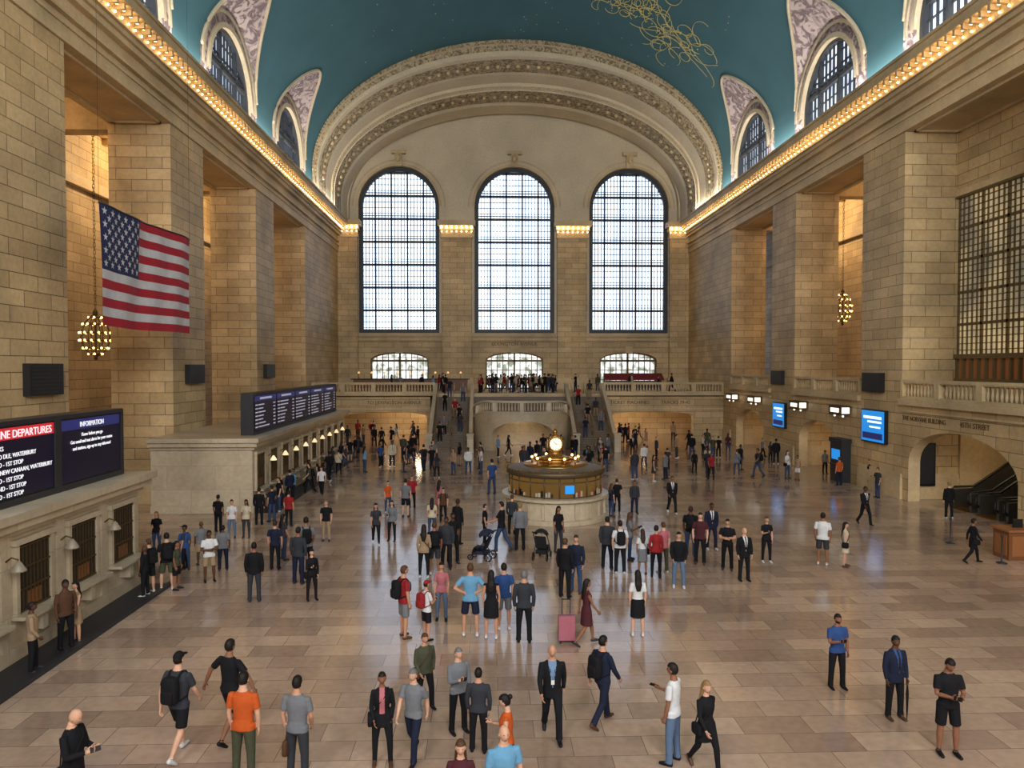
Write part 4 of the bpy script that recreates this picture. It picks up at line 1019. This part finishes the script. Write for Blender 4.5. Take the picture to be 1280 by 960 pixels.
# ---- suitcase, strollers
mb=MB(); c=ground(708,803)
a,b,z0,z1=.2,.12,.09,.68
mb.box(c.x-a,c.x+a,c.y-b,c.y+b,z0,z1,0)
for i in range(5): x=c.x-.16+.08*i; mb.box(x-.012,x+.012,c.y-b-.01,c.y+b+.01,z0+.03,z1-.03,0)
mb.box(c.x-a-.005,c.x+a+.005,c.y-.01,c.y+.01,z0,z1+.004,1)
for sx in(-1,1):
    mb.tube([(c.x+sx*.1,c.y+.08,.66),(c.x+sx*.1,c.y+.08,1.05)],.01,6,1)
    for sy in(-1,1): mb.sphere((c.x+sx*.15,c.y+sy*.09,.045),(.02,.045,.045),1,8,6)
mb.tube([(c.x-.11,c.y+.08,1.05),(c.x+.11,c.y+.08,1.05)],.016,6,1)
mb.build('suitcase',[pmat('pink_suitcase_shell',(165,95,108),.4),BLACK])
def stroller(px,py,hd,col):
    mb=MB()
    def wheel(x,y,r):
        mb.tube([(x,y+r*math.cos(2*math.pi*i/16),r+r*math.sin(2*math.pi*i/16)) for i in range(16)],.022,6,0,True)
        for i in range(6): a=2*math.pi*i/6; mb.tube([(x,y,r),(x,y+r*math.cos(a),r+r*math.sin(a))],.007,4,0)
    for s in(-.25,.25):
        wheel(s,-.3,.13); wheel(s*.8,.38,.09)
        mb.tube([(s,-.3,.13),(s,.0,.5),(s,-.35,1.0),(s,-.45,1.02)],.015,6,0); mb.tube([(s*.8,.38,.09),(s,.0,.5),(s,-.1,.62)],.015,6,0)
    mb.tube([(-.25,-.45,1.02),(.25,-.45,1.02)],.02,6,0)
    vs=[(-.2,.25,.45),(.2,.25,.45),(.2,-.1,.42),(-.2,-.1,.42),(.2,-.28,.85),(-.2,-.28,.85),(-.2,.35,.25),(.2,.35,.25)]
    mb.add(vs,[(0,1,2,3),(3,2,4,5),(6,7,1,0)],1); mb.add([(v[0],v[1]-.04,v[2]-.04) for v in vs],[(0,1,2,3),(3,2,4,5),(6,7,1,0)],1)
    cv=[];n=10
    for j in range(7):
        t=rad(30+100*j/6)
        for i in range(n+1):
            a=math.pi*i/n; cv.append((-.24*math.cos(a),-.18+.38*math.cos(t)*.9*(.6+.4*math.sin(a)),.72+.38*math.sin(t)*(.45+.55*math.sin(a))))
    mb.add(cv,[(j*(n+1)+i,j*(n+1)+i+1,(j+1)*(n+1)+i+1,(j+1)*(n+1)+i) for j in range(6) for i in range(n)],1,True)
    mb.box(-.2,.2,-.2,.2,.2,.32,1)
    o=mb.build('baby_stroller',[BLACK,pmat('stroller_fabric_'+col,PAL[col],.9)]); g=ground(px,py); o.location=g; o.rotation_euler=(0,0,-rad(hd))
stroller(603,699,-70,'n'); stroller(678,698,20,'k')

# ---- flag
mb=MB(); y0,y1,z1,z0=25.6,33.2,12.5,8.25; NX=76; FXL=-16.3
def fl(u,v,off=0):
    return (FXL+.07*math.sin(u*9+v*1.5)+.035*math.sin(u*23+v*3)+off, y0+(y1-y0)*u, z1-(z1-z0)*v-.04*math.sin(u*5))
for s in range(13):
    for i in range(NX):
        for k in range(3):
            u0,u1=i/NX,(i+1)/NX; v0,v1=(s+k/3)/13,(s+(k+1)/3)/13
            m=2 if (u1<=.4+1e-6 and s<7) else (0 if s%2==0 else 1)
            mb.quad(fl(u0,v0),fl(u1,v0),fl(u1,v1),fl(u0,v1),m,True)
for r in range(9):
    for c_ in range(6 if r%2==0 else 5):
        u=.4*((c_*2+1+(r%2))/12); v=(7/13)*((r+1)/10)
        for off in(.012,-.012):
            pts=[]
            for k in range(10):
                a=math.pi/2+math.pi*k/5; R_=.155 if k%2==0 else .062
                pts.append(fl(u+R_*math.cos(a)/(y1-y0),v-R_*math.sin(a)/(z1-z0),off))
            pts.append(fl(u,v,off)); mb.add(pts,[(k,(k+1)%10,10) for k in range(10)],1)
mb.tube([fl(i/20,0) for i in range(21)],.035,6,3)
for u in(0,1): p=fl(u,0); mb.tube([p,(p[0],p[1],29)],.006,4,3)
mb.build('american_flag',[pmat('flag_red',(170,30,46),.8,bscale=3),pmat('flag_white',(205,205,208),.8,bscale=3),pmat('flag_blue',(32,40,82),.8,bscale=3),CHAR])

# ---- chandeliers
def chandelier(x,y,z,S=1.0):
    mb=MB()
    for (r,dz) in((.3,.95),(.62,.6),(.78,.15),(.78,-.25),(.6,-.65),(.32,-.95)):
        r*=S; n=28; mb.tube([(x+r*math.cos(2*math.pi*i/n),y+r*math.sin(2*math.pi*i/n),z+dz) for i in range(n)],.03,6,0,True)
        nb=int(r*20)
        for i in range(nb):
            a=2*math.pi*i/nb; mb.sphere((x+(r+.05)*math.cos(a),y+(r+.05)*math.sin(a),z+dz),.06,1,6,5)
    for k in range(8):
        a=2*math.pi*k/8; mb.tube([(x+S*r*math.cos(a),y+S*r*math.sin(a),z+dz) for r,dz in((.06,1.15),(.3,.95),(.62,.6),(.78,.15),(.78,-.25),(.6,-.65),(.32,-.95),(.04,-1.1))],.022,5,0)
    mb.lathe(x,y,[(.02,z-1.3),(.1,z-1.2),(.05,z-1.05),(.05,z+1.1),(.14,z+1.2),(.04,z+1.4)],10,0)
    zz=z+1.4; k=0
    while zz<20.45:
        w=(.05,0) if k%2 else (0,.05); mb.tube([(x-w[0],y-w[1],zz),(x-w[0],y-w[1],zz+.2),(x+w[0],y+w[1],zz+.2),(x+w[0],y+w[1],zz)],.018,4,0,True); zz+=.19;k+=1
    mb.build('chandelier',[BRONZE,BULB2])
for x,y,z,S in((-23.3,38.4,8.4,.9),(-23.3,12.5,8.4,.9),(23.3,52.3,11.1,.75),(23.3,12.5,11.2,.9)): chandelier(x,y,z,S)

# ---- bar / restaurant on balcony
mb=MB()
mb.box(-16,-4.8,71.0,71.7,4.4,5.5,0); mb.box(-16.2,-4.6,70.8,71.9,5.5,5.6,1)
for i in range(9):
    x=-15.5+i*1.25; mb.tube([(x,71.3,5.6),(x,71.3,6.15)],.025,6,2); mb.lathe(x,71.3,[(.12,6.1),(.08,6.25),(.03,6.3)],10,3)
for i in range(12): x=-15.8+i*.95; mb.box(x,x+.35,70.2,70.55,5.1,5.2,0); mb.tube([(x+.17,70.4,4.4),(x+.17,70.4,5.1)],.03,6,2)
mb.build('balcony_bar_counter',[WOOD,BLACK,BRASS,pmat('bar_lamp',(220,190,140),.5,em=.8,emc=(255,205,140))])
mb=MB(); mb.box(9.2,14.8,72.5,73.3,4.4,5.35,1)
mb.add([(9,72.3,5.6),(15,72.3,5.6),(15,73.4,6.1),(9,73.4,6.1),(9,72.3,5.4),(15,72.3,5.4)],[(0,1,2,3),(4,5,1,0)],0); 
for x in(9.05,14.95): mb.tube([(x,73.35,4.4),(x,73.35,6.1)],.04,6,1)
mb.build('red_awning_kiosk',[pmat('red_canvas',(120,28,32),.8),CHAR])

# ------------------------------------------------------------------ lights
def area(name,loc,rot,sx,sy,e,col,spread=180):
    l=bpy.data.lights.new(name,'AREA'); l.shape='RECTANGLE'; l.size=sx; l.size_y=sy; l.energy=e; l.color=col; l.spread=rad(spread)
    o=bpy.data.objects.new(name,l); SC.collection.objects.link(o); o.location=loc; o.rotation_euler=rot; return o
def pt(name,loc,e,col,r=.3):
    l=bpy.data.lights.new(name,'POINT'); l.energy=e; l.color=col; l.shadow_soft_size=r
    o=bpy.data.objects.new(name,l); SC.collection.objects.link(o); o.location=loc; return o
for s in(-1,1):
    area('cornice_fill_light',(s*(W-.7),33,22.0),(rad(180),rad(s*25),0),.4,76,2900,(1,.92,.80))  # added fill strip above the bulb rows, unseen, brightens vault and hall
    for c in BAYC:
        if s>0 and abs(c-31.7)<.1: continue
        o=area('aisle_fill_light',(s*(W+PD+.15),c,19.6),(0,0,0),.4,.4,480,(1,.72,.42))  # added light hidden behind the lintel, gives the aisle its warm glow
        o.rotation_euler=Vector((s*1,0,-.4)).to_track_quat('-Z','Z').to_euler()
for u in(-12.1,0,12.1): area('daylight_west_window',(u,YW+.2,19),(rad(-90),0,math.pi),8,16,4400,(.98,.98,.98))
for u in(-12,12): 
    pt('passage_lamp',(u,67.5,3.5),200,(1,.82,.6)); pt('passage_lamp',(u*.8,70.5,3.5),120,(1,.82,.6))
pt('arch_lamp',(0,60.5,2.2),80,(1,.75,.45),.2)
for y in(31.7,45.6,57.6): pt('passage_lamp',(22.3,y,4.3),130,(1,.8,.52),.15)
w=bpy.data.worlds.new('world'); SC.world=w; w.use_nodes=True
w.node_tree.nodes['Background'].inputs[0].default_value=(.6,.75,1,1); w.node_tree.nodes['Background'].inputs[1].default_value=.6
print('built',time.time()-T0, sum(len(m.polygons) for m in bpy.data.meshes))
